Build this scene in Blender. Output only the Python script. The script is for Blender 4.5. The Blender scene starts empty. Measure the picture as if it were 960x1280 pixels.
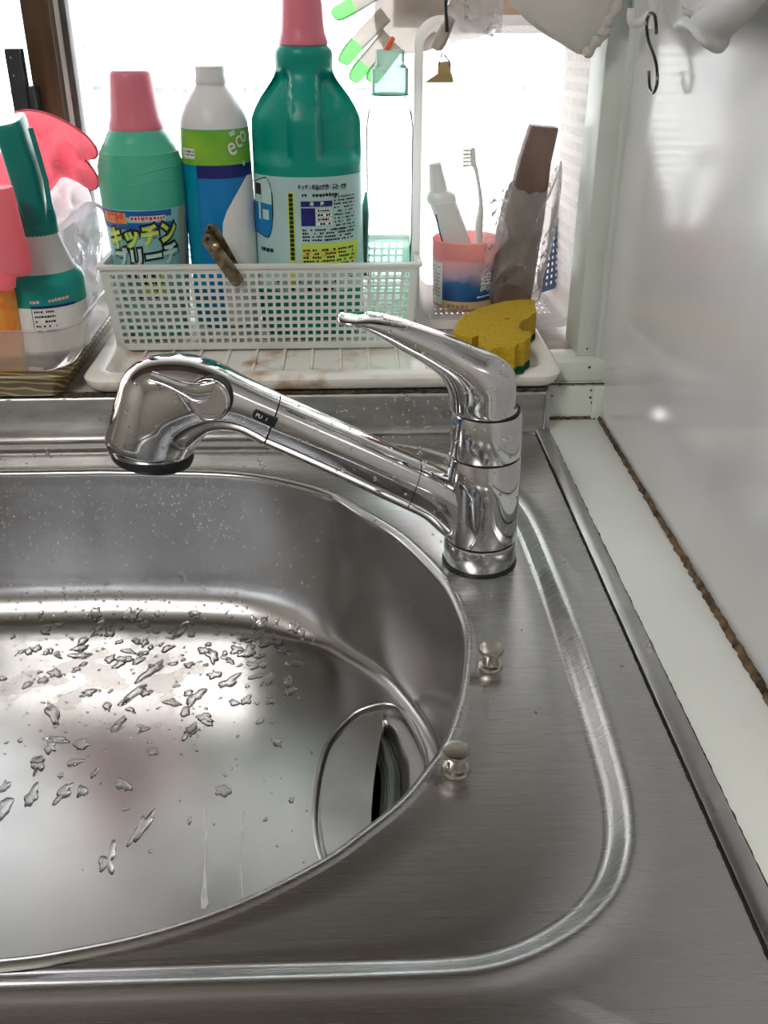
import bpy, bmesh, math, random
from mathutils import Vector, Matrix, noise
from mathutils.bvhtree import BVHTree
random.seed(7)
SC = bpy.context.scene
COL = SC.collection

# ------------------------------------------------------------------ camera, sky, light, exposure
FPX, PITCH, YAW, CAMH = 1200.0, math.radians(28), math.radians(2.1), 0.345   # z = 0 is the top of the worktop
CAM = Vector((0, 0, CAMH))
FWD = Vector((math.sin(YAW)*math.cos(PITCH), math.cos(YAW)*math.cos(PITCH), -math.sin(PITCH)))
RGT = Vector((math.cos(YAW), -math.sin(YAW), 0))
UPV = RGT.cross(FWD)
cd = bpy.data.cameras.new('camera'); cam = bpy.data.objects.new('camera', cd); COL.objects.link(cam)
cam.location = CAM
cam.rotation_euler = (math.pi/2 - PITCH, 0, -YAW)
cd.sensor_fit = 'VERTICAL'; cd.sensor_height = 36.0; cd.lens = 36.0*FPX/1280.0
cd.clip_start = 0.02; cd.clip_end = 100
SC.camera = cam
w = bpy.data.worlds.new('sky'); SC.world = w; w.use_nodes = True
w.node_tree.nodes['Background'].inputs[0].default_value = (0.97, 0.985, 1.0, 1)   # white overcast sky
w.node_tree.nodes['Background'].inputs[1].default_value = 5.6
SC.view_settings.view_transform = 'Standard'; SC.view_settings.look = 'None'
SC.view_settings.exposure = 0.2; SC.view_settings.gamma = 1.0
try: SC.view_settings.use_curve_mapping = False
except Exception: pass
SC.cycles.max_bounces = 12; SC.cycles.transparent_max_bounces = 32; SC.cycles.transmission_bounces = 10
SC.cycles.glossy_bounces = 6; SC.cycles.diffuse_bounces = 4
SC.cycles.sample_clamp_indirect = 6.0
SC.cycles.blur_glossy = 0.6

# ------------------------------------------------------------------ a pixel of the photograph as a ray, met with a plane
def ray(x, y): return FWD + RGT*((x-480)/FPX) - UPV*((y-640)/FPX)
def PZ(x, y, z=0.0): d = ray(x, y); return CAM + d*((z-CAMH)/d.z)
def PY(x, y, yy): d = ray(x, y); return CAM + d*(yy/d.y)
def PX(x, y, xx): d = ray(x, y); return CAM + d*(xx/d.x)
def PP(x, y, c, n): d = ray(x, y); return CAM + d*((c-CAM).dot(n)/d.dot(n))
def MPP(p): return (p-CAM).dot(FWD)/FPX          # metres per pixel at a point

# ------------------------------------------------------------------ materials
def N(nt, t, **k):
    n = nt.nodes.new(t)
    for a, v in k.items(): setattr(n, a, v)
    return n
def M(name, col, rough=0.4, metal=0.0, var=0.0, vscale=20.0, bump=0.0, bscale=80.0, stretch=(1,1,1), rvar=0.0,
      trans=0.0, transl=0.0, coat=0.0, ior=1.45, aniso=0.0, col2=None, spec=0.5, emit=0.0, detail=4.0):
    m = bpy.data.materials.new(name); m.use_nodes = True; nt = m.node_tree; L = nt.links
    b = nt.nodes['Principled BSDF']; out = nt.nodes['Material Output']
    b.inputs['Base Color'].default_value = (*col, 1); b.inputs['Roughness'].default_value = rough
    b.inputs['Metallic'].default_value = metal; b.inputs['IOR'].default_value = ior
    b.inputs['Transmission Weight'].default_value = trans; b.inputs['Coat Weight'].default_value = coat
    b.inputs['Coat Roughness'].default_value = 0.08
    b.inputs['Anisotropic'].default_value = aniso; b.inputs['Specular IOR Level'].default_value = spec
    if emit: b.inputs['Emission Color'].default_value = (*col, 1); b.inputs['Emission Strength'].default_value = emit
    if var or bump or rvar:
        tc = N(nt, 'ShaderNodeTexCoord'); mp = N(nt, 'ShaderNodeMapping'); mp.inputs['Scale'].default_value = stretch
        L.new(tc.outputs['Object'], mp.inputs['Vector'])
        if var or rvar:
            nz = N(nt, 'ShaderNodeTexNoise'); nz.inputs['Scale'].default_value = vscale; nz.inputs['Detail'].default_value = detail
            L.new(mp.outputs[0], nz.inputs['Vector'])
            if var:
                mx = N(nt, 'ShaderNodeMix', data_type='RGBA')
                c2 = col2 if col2 else tuple(max(0, c*(1-var)) for c in col)
                mr = N(nt, 'ShaderNodeMapRange'); mr.inputs[1].default_value = 0.35; mr.inputs[2].default_value = 0.68
                L.new(nz.outputs[0], mr.inputs[0]); L.new(mr.outputs[0], mx.inputs['Factor'])
                mx.inputs[6].default_value = (*col, 1); mx.inputs[7].default_value = (*c2, 1)
                L.new(mx.outputs[2], b.inputs['Base Color'])
            if rvar:
                mr = N(nt, 'ShaderNodeMapRange'); mr.inputs[3].default_value = max(0.02, rough-rvar); mr.inputs[4].default_value = rough+rvar
                L.new(nz.outputs[0], mr.inputs[0]); L.new(mr.outputs[0], b.inputs['Roughness'])
        if bump:
            n2 = N(nt, 'ShaderNodeTexNoise'); n2.inputs['Scale'].default_value = bscale; n2.inputs['Detail'].default_value = 3
            L.new(mp.outputs[0], n2.inputs['Vector'])
            bp = N(nt, 'ShaderNodeBump'); bp.inputs['Strength'].default_value = bump; bp.inputs['Distance'].default_value = 0.002
            L.new(n2.outputs[0], bp.inputs['Height']); L.new(bp.outputs[0], b.inputs['Normal'])
    if transl:
        t = N(nt, 'ShaderNodeBsdfTranslucent'); t.inputs[0].default_value = (*col, 1)
        mx = N(nt, 'ShaderNodeMixShader'); mx.inputs[0].default_value = transl
        L.new(b.outputs[0], mx.inputs[1]); L.new(t.outputs[0], mx.inputs[2]); L.new(mx.outputs[0], out.inputs[0])
    return m
def CLEAR(name, tint=(0.95,0.97,0.98), haze=0.12, rough=0.06, hazecol=(0.85,0.87,0.9), bump=0.0, bscale=60, ior=1.2, blotch=None):
    """thin clear plastic: mostly see-through, a glossy film and some milky haze"""
    m = bpy.data.materials.new(name); m.use_nodes = True; nt = m.node_tree; L = nt.links
    nt.nodes.remove(nt.nodes['Principled BSDF']); out = nt.nodes['Material Output']
    tr = N(nt, 'ShaderNodeBsdfTransparent'); tr.inputs[0].default_value = (*tint, 1)
    df = N(nt, 'ShaderNodeBsdfDiffuse'); df.inputs[0].default_value = (*hazecol, 1)
    tl = N(nt, 'ShaderNodeBsdfTranslucent'); tl.inputs[0].default_value = (*hazecol, 1)
    dm = N(nt, 'ShaderNodeMixShader'); dm.inputs[0].default_value = 0.4
    L.new(df.outputs[0], dm.inputs[1]); L.new(tl.outputs[0], dm.inputs[2])
    hz = N(nt, 'ShaderNodeMixShader'); hz.inputs[0].default_value = haze
    L.new(tr.outputs[0], hz.inputs[1]); L.new(dm.outputs[0], hz.inputs[2])
    if blotch:
        tcb = N(nt, 'ShaderNodeTexCoord'); nb_ = N(nt, 'ShaderNodeTexNoise'); nb_.inputs['Scale'].default_value = blotch
        mb_ = N(nt, 'ShaderNodeMapRange'); mb_.inputs[1].default_value = 0.48; mb_.inputs[2].default_value = 0.62; mb_.inputs[4].default_value = haze
        L.new(tcb.outputs['Object'], nb_.inputs['Vector']); L.new(nb_.outputs[0], mb_.inputs[0]); L.new(mb_.outputs[0], hz.inputs[0])
    gl = N(nt, 'ShaderNodeBsdfGlossy'); gl.inputs['Roughness'].default_value = rough
    fr = N(nt, 'ShaderNodeFresnel'); fr.inputs[0].default_value = ior
    mx = N(nt, 'ShaderNodeMixShader'); L.new(fr.outputs[0], mx.inputs[0]); L.new(hz.outputs[0], mx.inputs[1]); L.new(gl.outputs[0], mx.inputs[2])
    if bump:
        n2 = N(nt, 'ShaderNodeTexNoise'); n2.inputs['Scale'].default_value = bscale
        bp = N(nt, 'ShaderNodeBump'); bp.inputs['Strength'].default_value = bump; bp.inputs['Distance'].default_value = 0.004
        tc = N(nt, 'ShaderNodeTexCoord'); L.new(tc.outputs['Object'], n2.inputs['Vector'])
        L.new(n2.outputs[0], bp.inputs['Height'])
        for s in (gl, fr): L.new(bp.outputs[0], s.inputs['Normal'])
    L.new(mx.outputs[0], out.inputs[0])
    return m

STEEL = M('brushed_steel', (0.50,0.50,0.503), 0.27, 1.0, var=0.03, vscale=30, stretch=(0.5,45,1), rvar=0.018, bump=0.006, bscale=260)
BASIN = M('basin_steel', (0.50,0.50,0.503), 0.25, 1.0, var=0.2, vscale=9, rvar=0.05, bump=0.015, bscale=200)
def limescale(m, c, rad):
    """a dull patch of dried scale with ragged edges on a steel material"""
    nt = m.node_tree; L = nt.links; b = nt.nodes['Principled BSDF']
    tc = N(nt, 'ShaderNodeTexCoord'); vm = N(nt, 'ShaderNodeVectorMath', operation='DISTANCE'); vm.inputs[1].default_value = c
    mp = N(nt, 'ShaderNodeMapping'); mp.inputs['Scale'].default_value = (0.55,1,1); c2 = (c[0]*0.55, c[1], c[2]); vm.inputs[1].default_value = c2
    L.new(tc.outputs['Object'], mp.inputs['Vector']); L.new(mp.outputs[0], vm.inputs[0])
    nz = N(nt, 'ShaderNodeTexNoise'); nz.inputs['Scale'].default_value = 38; nz.inputs['Detail'].default_value = 4; L.new(tc.outputs['Object'], nz.inputs['Vector'])
    fo = N(nt, 'ShaderNodeMapRange'); fo.inputs[1].default_value = 0; fo.inputs[2].default_value = rad; fo.inputs[3].default_value = 0.34; fo.inputs[4].default_value = -0.10; L.new(vm.outputs['Value'], fo.inputs[0])
    ad = N(nt, 'ShaderNodeMath', operation='ADD'); L.new(fo.outputs[0], ad.inputs[0]); L.new(nz.outputs[0], ad.inputs[1])
    th = N(nt, 'ShaderNodeMapRange'); th.inputs[1].default_value = 0.66; th.inputs[2].default_value = 0.76; th.inputs[4].default_value = 0.6; L.new(ad.outputs[0], th.inputs[0])
    mx = N(nt, 'ShaderNodeMix', data_type='RGBA'); src = b.inputs['Base Color'].links[0].from_socket
    L.new(th.outputs[0], mx.inputs['Factor']); L.new(src, mx.inputs[6]); mx.inputs[7].default_value = (0.42,0.40,0.395,1); L.new(mx.outputs[2], b.inputs['Base Color'])
    mm = N(nt, 'ShaderNodeMapRange'); mm.inputs[3].default_value = 1.0; mm.inputs[4].default_value = 0.35; L.new(th.outputs[0], mm.inputs[0]); L.new(mm.outputs[0], b.inputs['Metallic'])
limescale(BASIN, (-0.215, 0.632, -0.14), 0.085)
TRIMST = M('trim_steel', (0.50,0.50,0.503), 0.3, 1.0, var=0.2, vscale=25, rvar=0.08)
DULL = M('stained_backsplash_steel', (0.50,0.495,0.48), 0.34, 1.0, var=0.4, vscale=22, stretch=(1,1,3), rvar=0.1)
LIDST = M('drain_cover_steel', (0.50,0.50,0.495), 0.33, 1.0, var=0.22, vscale=26, rvar=0.06)
CHROME = M('chrome', (0.64,0.645,0.655), 0.055, 1.0, var=0.06, vscale=40, rvar=0.02)
CHROMEB = M('chrome_plate', (0.64,0.645,0.655), 0.14, 1.0, var=0.08, vscale=40)
NICKEL = M('satin_pin', (0.52,0.49,0.44), 0.2, 1.0, var=0.1, vscale=60)
BLACK = M('black_rubber', (0.012,0.02,0.02), 0.45, var=0.4, vscale=60)
SEAM = M('dark_seam', (0.01,0.01,0.01), 0.7, var=0.3, vscale=50)
WALLP = M('wall_panel', (0.73,0.735,0.75), 0.13, var=0.10, vscale=7, spec=0.55, rvar=0.05)
WHITEP = M('cream_white_board', (0.74,0.78,0.72), 0.35, var=0.08, vscale=30, spec=0.4)
STRIP = M('white_laminate', (0.86,0.90,0.87), 0.3, var=0.05, vscale=12, bump=0.12, bscale=28)
CAULK = M('mouldy_caulk', (0.20,0.13,0.07), 0.85, var=0.9, vscale=120, col2=(0.02,0.017,0.012), bump=0.8, bscale=260)
MOULD = M('black_mould', (0.025,0.022,0.015), 0.9, var=0.8, vscale=200, col2=(0.11,0.085,0.05), bump=0.6, bscale=300)
ROOMW = M('room_wall_paint', (0.66,0.63,0.58), 0.7, var=0.06, vscale=5)
CEIL = M('ceiling_paint', (0.8,0.79,0.76), 0.8, var=0.04, vscale=5)
FLOORM = M('floor_vinyl', (0.30,0.21,0.13), 0.4, var=0.3, vscale=8, stretch=(1,8,1))
TRAYW = M('white_tray_plastic', (0.80,0.79,0.73), 0.3, var=0.05, vscale=30)
BASKW = M('white_basket_plastic', (0.90,0.92,0.89), 0.38, var=0.04, vscale=40, transl=0.35)
TALLW = M('milky_basket_plastic', (0.88,0.86,0.85), 0.3, var=0.04, vscale=30, transl=0.7)
PINKCAP = M('pink_cap_plastic', (0.72,0.20,0.27), 0.35, var=0.06, vscale=40, transl=0.10)
GREENB = M('pale_green_plastic', (0.09,0.52,0.36), 0.32, var=0.05, vscale=20, transl=0.18)
TEALB = M('teal_plastic', (0.0,0.33,0.26), 0.33, var=0.06, vscale=16, transl=0.22)
WHITEB = M('white_bottle_plastic', (0.74,0.74,0.74), 0.35, var=0.05, vscale=20, transl=0.2)
INK = M('black_ink', (0.01,0.012,0.012), 0.4, var=0.2, vscale=90)
def ink(name, c, **k): return M(name, c, 0.32, var=k.pop('var', 0.05), vscale=k.pop('vscale', 60), **k)
I_BLUE = ink('ink_blue', (0.01,0.12,0.40)); I_NAVY = ink('ink_navy', (0.012,0.015,0.16)); I_SKY = ink('ink_sky', (0.30,0.62,0.62), var=0.35, vscale=30)
I_YG = ink('ink_yellow_green', (0.55,0.72,0.10)); I_ORANGE = ink('ink_orange', (0.85,0.32,0.06)); I_RED = ink('ink_red', (0.62,0.06,0.05))
I_PALE = ink('ink_pale_cyan', (0.50,0.72,0.68)); I_WHITE = ink('ink_white', (0.82,0.83,0.82)); I_GREEN = ink('ink_leaf_green', (0.10,0.42,0.02), var=0.5, vscale=28, col2=(0.30,0.52,0.05))
I_AZURE = ink('ink_azure', (0.0,0.20,0.52)); I_LABEL = ink('ink_label_aqua', (0.45,0.66,0.67), var=0.12, vscale=20); I_GREY = ink('ink_grey', (0.42,0.42,0.42))
I_TEAL = ink('ink_teal', (0.0,0.30,0.26)); I_TAN = ink('ink_tan', (0.60,0.44,0.24)); I_PINK = ink('ink_pink', (0.9,0.45,0.45))

# ------------------------------------------------------------------ mesh helpers
def obj(name, vf, mat, parent=None, smooth=True, ang=40, weld=False):
    v, f = vf
    me = bpy.data.meshes.new(name); me.from_pydata([tuple(p) for p in v], [], f); me.update()
    bm = bmesh.new(); bm.from_mesh(me)
    if weld: bmesh.ops.remove_doubles(bm, verts=bm.verts, dist=1e-6)
    bmesh.ops.recalc_face_normals(bm, faces=bm.faces); bm.to_mesh(me); bm.free()
    if smooth:
        me.shade_smooth(); me.set_sharp_from_angle(angle=math.radians(ang))
    me.materials.append(mat)
    o = bpy.data.objects.new(name, me); COL.objects.link(o)
    if parent is not None:
        o.parent = parent
        if parent.type == 'EMPTY': o.location = -parent.location
    return o
def tag(o, label, cat, group=None, kind=None):
    o['label'] = label
    if cat: o['category'] = cat
    if group: o['group'] = group
    if kind: o['kind'] = kind
    return o
def thing(name, label, cat, loc=(0,0,0), group=None):
    o = bpy.data.objects.new(name, None); COL.objects.link(o); o.location = loc; o.empty_display_size = 0.02
    return tag(o, label, cat, group)
def struct(o): o['kind'] = 'structure'; return o
def join(*vfs):
    V, F = [], []
    for v, f in vfs:
        n = len(V); V += list(v); F += [tuple(i+n for i in q) for q in f]
    return V, F
def loft(rings, cap0=True, cap1=True, closed=True):
    V = [p for r in rings for p in r]; n = len(rings[0]); F = []
    for k in range(len(rings)-1):
        for i in range(n if closed else n-1):
            j = (i+1) % n
            F.append((k*n+i, k*n+j, (k+1)*n+j, (k+1)*n+i))
    if cap0: F.append(tuple(range(n)))
    if cap1: F.append(tuple((len(rings)-1)*n+i for i in range(n)))
    return V, F
def sring(c, a, b, n=2.0, K=32):
    out = []
    for i in range(K):
        t = 2*math.pi*i/K; cs, sn = math.cos(t), math.sin(t)
        out.append(c + a*(math.copysign(abs(cs)**(2/n), cs)) + b*(math.copysign(abs(sn)**(2/n), sn)))
    return out
def lathe(prof, c=(0,0,0), K=40, sx=1.0, sy=1.0, n=2.0, cap0=True, cap1=True):
    c = Vector(c)
    return loft([sring(c+Vector((0,0,z)), Vector((r*sx,0,0)), Vector((0,r*sy,0)), n, K) for r, z in prof], cap0, cap1)
def alathe(prof, c, ax, K=40, cap0=True, cap1=True):
    """lathe about any axis; prof = (radius, height along axis)"""
    ax = Vector(ax).normalized(); a = ax.orthogonal().normalized(); b = ax.cross(a)
    return loft([sring(Vector(c)+ax*h, a*r, b*r, 2, K) for r, h in prof], cap0, cap1)
def box(x0, x1, y0, y1, z0, z1, bev=0.0, seg=2):
    bm = bmesh.new(); bmesh.ops.create_cube(bm, size=1)
    for v in bm.verts: v.co = ((x0+x1)/2+v.co.x*(x1-x0), (y0+y1)/2+v.co.y*(y1-y0), (z0+z1)/2+v.co.z*(z1-z0))
    if bev: bmesh.ops.bevel(bm, geom=bm.edges[:], offset=bev, segments=seg, affect='EDGES', profile=0.5)
    bm.verts.index_update(); r = ([v.co.copy() for v in bm.verts], [tuple(v.index for v in f.verts) for f in bm.faces]); bm.free(); return r
def xform(vf, mat): return [mat @ Vector(p) for p in vf[0]], vf[1]
def tube(path, rad, K=10, cap=True, flat=None):
    path = [Vector(p) for p in path]; rings = []; up = None
    for i, p in enumerate(path):
        t = (path[min(i+1, len(path)-1)] - path[max(i-1, 0)]).normalized()
        if up is None: up = t.orthogonal().normalized()
        up = (up - t*up.dot(t)).normalized(); b = t.cross(up)
        r = rad[i] if isinstance(rad, (list, tuple)) else rad
        rings.append(sring(p, up*r, b*r*(flat or 1), 2, K))
    return loft(rings, cap, cap)
def spline(pts, m=8, closed=False):
    """Catmull-Rom through points"""
    P = [Vector(p) for p in pts]; n = len(P); out = []
    for i in range(n if closed else n-1):
        g = lambda k: P[k % n] if closed else P[max(0, min(n-1, k))]
        a, b, c, d = g(i-1), g(i), g(i+1), g(i+2)
        for k in range(m):
            t = k/m
            out.append(0.5*((2*b)+(c-a)*t+(2*a-5*b+4*c-d)*t*t+(3*b-a-3*c+d)*t*t*t))
    if not closed: out.append(P[-1])
    return out
def prism(outline, dz):
    """outline: closed list of 3D points; dz: extrusion vector"""
    n = len(outline); V = [Vector(p) for p in outline] + [Vector(p)+dz for p in outline]
    F = [tuple(range(n)), tuple(range(2*n-1, n-1, -1))] + [(i, (i+1) % n, n+(i+1) % n, n+i) for i in range(n)]
    return V, F
def lattice(P00, P10, P11, P01, nx, ny, fx, fy, mx, my, th, fn=None):
    """a panel with nx by ny rectangular holes; fx, fy hole share of a cell; mx, my solid margins (0..1); thickness th"""
    def cuts(n, f, m):
        c = [0.0]; s = (1-2*m)/n
        for i in range(n): c += [m+s*(i+0.5-f/2), m+s*(i+0.5+f/2)]
        return c+[1.0]
    U, W = cuts(nx, fx, mx), cuts(ny, fy, my)
    P00, P10, P11, P01 = map(Vector, (P00, P10, P11, P01))
    nrm = (P10-P00).cross(P01-P00).normalized()
    def at(u, v):
        p = P00*(1-u)*(1-v)+P10*u*(1-v)+P11*u*v+P01*(1-u)*v
        return fn(p, u, v) if fn else p
    nu, nv = len(U), len(W); V = []
    for s in (0, 1):
        for v in W:
            for u in U: V.append(at(u, v)+nrm*(th*s))
    idx = lambda s, i, j: s*nu*nv+j*nu+i
    hole = lambda i, j: 0 <= i < nu-1 and 0 <= j < nv-1 and i % 2 == 1 and j % 2 == 1
    solid = lambda i, j: 0 <= i < nu-1 and 0 <= j < nv-1 and not hole(i, j)
    F = []
    for j in range(nv-1):
        for i in range(nu-1):
            if not solid(i, j): continue
            F.append((idx(0,i,j), idx(0,i,j+1), idx(0,i+1,j+1), idx(0,i+1,j)))
            F.append((idx(1,i,j), idx(1,i+1,j), idx(1,i+1,j+1), idx(1,i,j+1)))
            for di, dj, a, b in ((-1,0,(i,j),(i,j+1)), (1,0,(i+1,j),(i+1,j+1)), (0,-1,(i,j),(i+1,j)), (0,1,(i,j+1),(i+1,j+1))):
                if not solid(i+di, j+dj): F.append((idx(0,*a), idx(0,*b), idx(1,*b), idx(1,*a)))
    return V, F
def pillow(outline, depth, rings=8, K=64, folds=0.0, seed=0, scale=60, axis=Vector((0,1,0)), flatback=False):
    """a soft two-sided body from a closed outline: bulged front and back with folds"""
    pts = spline(outline, max(2, K//len(outline)), True); K = len(pts); c = sum(pts, Vector())/K
    V = list(pts); F = []
    def shell(sgn, base):
        ids = [list(range(K))]
        for r in range(1, rings):
            t = r/rings; row = []
            for p in pts:
                q = p.lerp(c, t); h = depth*math.sqrt(max(0, 1-(1-t)**2.2))*sgn
                h += folds*min(1, 2.5*t)*noise.noise(Vector((q.x*scale+seed, q.z*scale*0.7, q.y*scale*0.4+sgn*3)))
                row.append(len(V)); V.append(q+axis*h)
            ids.append(row)
        top = len(V); V.append(c+axis*depth*sgn)
        for a, b in zip(ids, ids[1:]):
            for i in range(K): F.append((a[i], a[(i+1) % K], b[(i+1) % K], b[i]) if sgn > 0 else (a[(i+1) % K], a[i], b[i], b[(i+1) % K]))
        for i in range(K): F.append((ids[-1][i], ids[-1][(i+1) % K], top) if sgn > 0 else (ids[-1][(i+1) % K], ids[-1][i], top))
    shell(1, 0); shell(-1, 0)
    return V, F
def sheet(corners, nu, nv, amp, seed=0, scale=40, axis=Vector((0,1,0)), edge=0.0):
    """crumpled film between four corners"""
    A, B, C_, D = map(Vector, corners); V, F = [], []
    for j in range(nv+1):
        for i in range(nu+1):
            u, v = i/nu, j/nv; p = A*(1-u)*(1-v)+B*u*(1-v)+C_*u*v+D*(1-u)*v
            q = Vector((p.x*scale+seed, p.y*scale, p.z*scale))
            r = abs(noise.noise(q))*1.6-0.4+0.5*noise.noise(q*2.3)
            e = Vector((noise.noise(q*0.7+Vector((9,0,0))), 0, noise.noise(q*0.7+Vector((0,7,0)))))*edge
            V.append(p+axis*(amp*r)+e)
    for j in range(nv):
        for i in range(nu): a = j*(nu+1)+i; F.append((a, a+1, a+nu+2, a+nu+1))
    return V, F
# print wrapped on a round body
def text_mesh(body, size, off=0.0, bold=0.0):
    c = bpy.data.curves.new('print', 'FONT'); c.body = body; c.size = size; c.offset = off+bold; c.resolution_u = 3
    c.align_x = 'CENTER'; c.align_y = 'CENTER'
    o = bpy.data.objects.new('print', c); COL.objects.link(o)
    dg = bpy.context.evaluated_depsgraph_get(); me = bpy.data.meshes.new_from_object(o.evaluated_get(dg))
    V = [v.co.copy() for v in me.vertices]; F = [tuple(p.vertices) for p in me.polygons]
    bpy.data.objects.remove(o); bpy.data.curves.remove(c); bpy.data.meshes.remove(me)
    return V, F
def rectuv(u0, u1, v0, v1, nu=10, nv=1):
    V = [Vector((u0+(u1-u0)*i/nu, v0+(v1-v0)*j/nv, 0)) for j in range(nv+1) for i in range(nu+1)]
    F = [(j*(nu+1)+i, j*(nu+1)+i+1, (j+1)*(nu+1)+i+1, (j+1)*(nu+1)+i) for j in range(nv) for i in range(nu)]
    return V, F
def polyuv(pts): return [Vector((x, y, 0)) for x, y in pts], [tuple(range(len(pts)))]
def place(vf, u, v, sx=1, sy=1, rot=0.0, shear=0.0):
    c, s = math.cos(rot), math.sin(rot); out = []
    for p in vf[0]:
        x, y = p.x*sx, p.y*sy+p.x*sx*shear
        out.append(Vector((u+x*c-y*s, v+x*s+y*c, 0)))
    return out, vf[1]
def wrap(vf, cx, cy, R, eps, sx=1.0, sy=1.0):
    """u = arc length from the side facing -y, v = height; R may be a function of height"""
    out = []
    for p in vf[0]:
        r0 = R(p.y) if callable(R) else R
        t = p.x/(R(None) if callable(R) else R); r = r0+eps
        out.append(Vector((cx+r*math.sin(t)*sx, cy-r*math.cos(t)*sy, p.y)))
    return out, vf[1]
def interp(tab):
    """piecewise-linear function from (x, y) pairs"""
    tab = sorted(tab)
    def f(x):
        if x <= tab[0][0]: return tab[0][1]
        for (a, b), (c, d) in zip(tab, tab[1:]):
            if x <= c: return b+(d-b)*(x-a)/(c-a) if c > a else d
        return tab[-1][1]
    return f
def dashes(u0, u1, v, h, rnd, dens=0.75):
    """one line of print too small to read"""
    out = ([], []); u = u0
    while u < u1:
        wd = rnd.uniform(0.5, 1.1)*h
        if rnd.random() < dens: out = join(out, rectuv(u, min(u+wd, u1), v-h/2*rnd.uniform(0.6,1), v+h/2*rnd.uniform(0.6,1), 1))
        u += wd+0.25*h
    return out

# ================================================================== THE SETTING
WX, WY = 0.233, 0.845                     # right wall plane, window wall plane
struct(obj('floor', box(-1.9, 0.4, -2.3, 1.0, -0.9, -0.85), FLOORM))
struct(obj('ceiling', box(-1.9, 0.4, -2.3, 1.25, 1.5, 1.55), CEIL))
struct(obj('wall_right', box(WX, WX+0.06, -2.3, 0.862, -0.85, 1.5), WALLP))
struct(obj('wall_left', box(-1.9, -1.85, -2.3, 1.25, -0.85, 1.5), ROOMW))
struct(obj('wall_front', box(-1.9, 0.4, -2.3, -2.25, -0.85, 1.5), ROOMW))
struct(obj('wall_back', join(box(-1.9, 0.293, 0.862, 0.92, 0.43, 1.5), box(-1.9, -1.0, 0.862, 0.92, -0.85, 0.43), box(-1.9, 0.293, 0.83, 0.92, -0.85, -0.045)), ROOMW))

# bay window: ledge, side, boards, sash
win = thing('window_1', 'bay window with white boards and a brown sash stile', None); win['kind'] = 'structure'
LEDGE = 0.040
obj('ledge', join(box(-1.05, 0.179, 0.8135, 1.16, LEDGE-0.03, LEDGE, 0.001), box(0.179, 0.29, 0.862, 1.16, LEDGE-0.03, 0.050, 0.001)), M('ledge_board', (0.46,0.40,0.36), 0.4, var=0.5, vscale=35, col2=(0.23,0.19,0.16)), win)
obj('front_board', box(0.18, 0.2335, 0.828, 0.86, -0.01, 0.0335, 0.0012), WHITEP, win)
obj('corner_board', box(0.2235, 0.2335, 0.8255, 0.83, -0.002, 0.033, 0.0008), WHITEP, win)
obj('sill_board', box(0.1895, 0.2335, 0.836, 0.875, 0.034, 0.0525, 0.0012), WHITEP, win)
obj('jamb', join(box(0.211, 0.229, 0.853, 0.905, 0.0522, 0.43, 0.0015), box(0.2275, 0.2335, 0.846, 0.90, 0.0522, 0.43, 0.001)), M('jamb_paint', (0.66,0.72,0.68), 0.35, var=0.06, vscale=20), win)
obj('side_panel', box(0.29, 0.30, 0.862, 1.16, -0.2, 0.45), CEIL, win)
obj('bay_soffit', box(-1.05, 0.30, 0.905, 1.16, 0.43, 0.45), CEIL, win)
GY = 1.10
BROWN = M('brown_sash_aluminium', (0.085,0.048,0.022), 0.35, var=0.35, vscale=14, stretch=(8,8,0.6))
a = PY(31, 0, GY); b = PY(67, 0, GY)
obj('sash_stile', box(a.x, b.x, GY-0.02, GY+0.015, LEDGE, 0.43, 0.0015), BROWN, win)
obj('sash_reveal', box(b.x+0.0005, b.x+0.0055, GY-0.006, GY+0.012, LEDGE, 0.43), M('white_sash_edge', (0.8,0.8,0.78), 0.3, var=0.05), win)
obj('glazing_gasket', box(b.x+0.006, b.x+0.0125, GY-0.008, GY+0.01, LEDGE, 0.43, 0.0005), M('grey_gasket', (0.09,0.085,0.075), 0.6, var=0.5, vscale=60), win)
obj('bottom_rail', box(-1.05, 0.29, GY-0.02, GY+0.015, LEDGE, LEDGE+0.012, 0.001), M('pale_rail', (0.7,0.72,0.74), 0.35, var=0.1), win)
obj('pane', box(-1.05, 0.29, GY+0.002, GY+0.005, LEDGE+0.012, 0.43), CLEAR('window_glass', (0.97,0.98,0.985), 0.0, 0.02), win, smooth=False)
# latch beside the stile
lt = thing('window_latch', 'tall black latch bar beside the brown window stile', 'latch', (PY(20,140,GY-0.03).x, GY-0.03, 0.15))
a = PY(10, 60, GY-0.03); b = PY(29, 60, GY-0.03); c = PY(50, 107, GY-0.03)
obj('bar', box(a.x, b.x, GY-0.045, GY-0.028, LEDGE, a.z, 0.0015), BLACK, lt)
obj('bracket', box(b.x-0.001, c.x-0.004, GY-0.04, GY-0.0195, 0.13, c.z, 0.0015), BLACK, lt)
obj('screw', join(*[alathe([(0.0012,0),(0.0012,0.0008)], (a.x+0.006, GY-0.045, a.z-h), (0,-1,0), 10) for h in (0.008, 0.024)]), NICKEL, lt)

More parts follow.
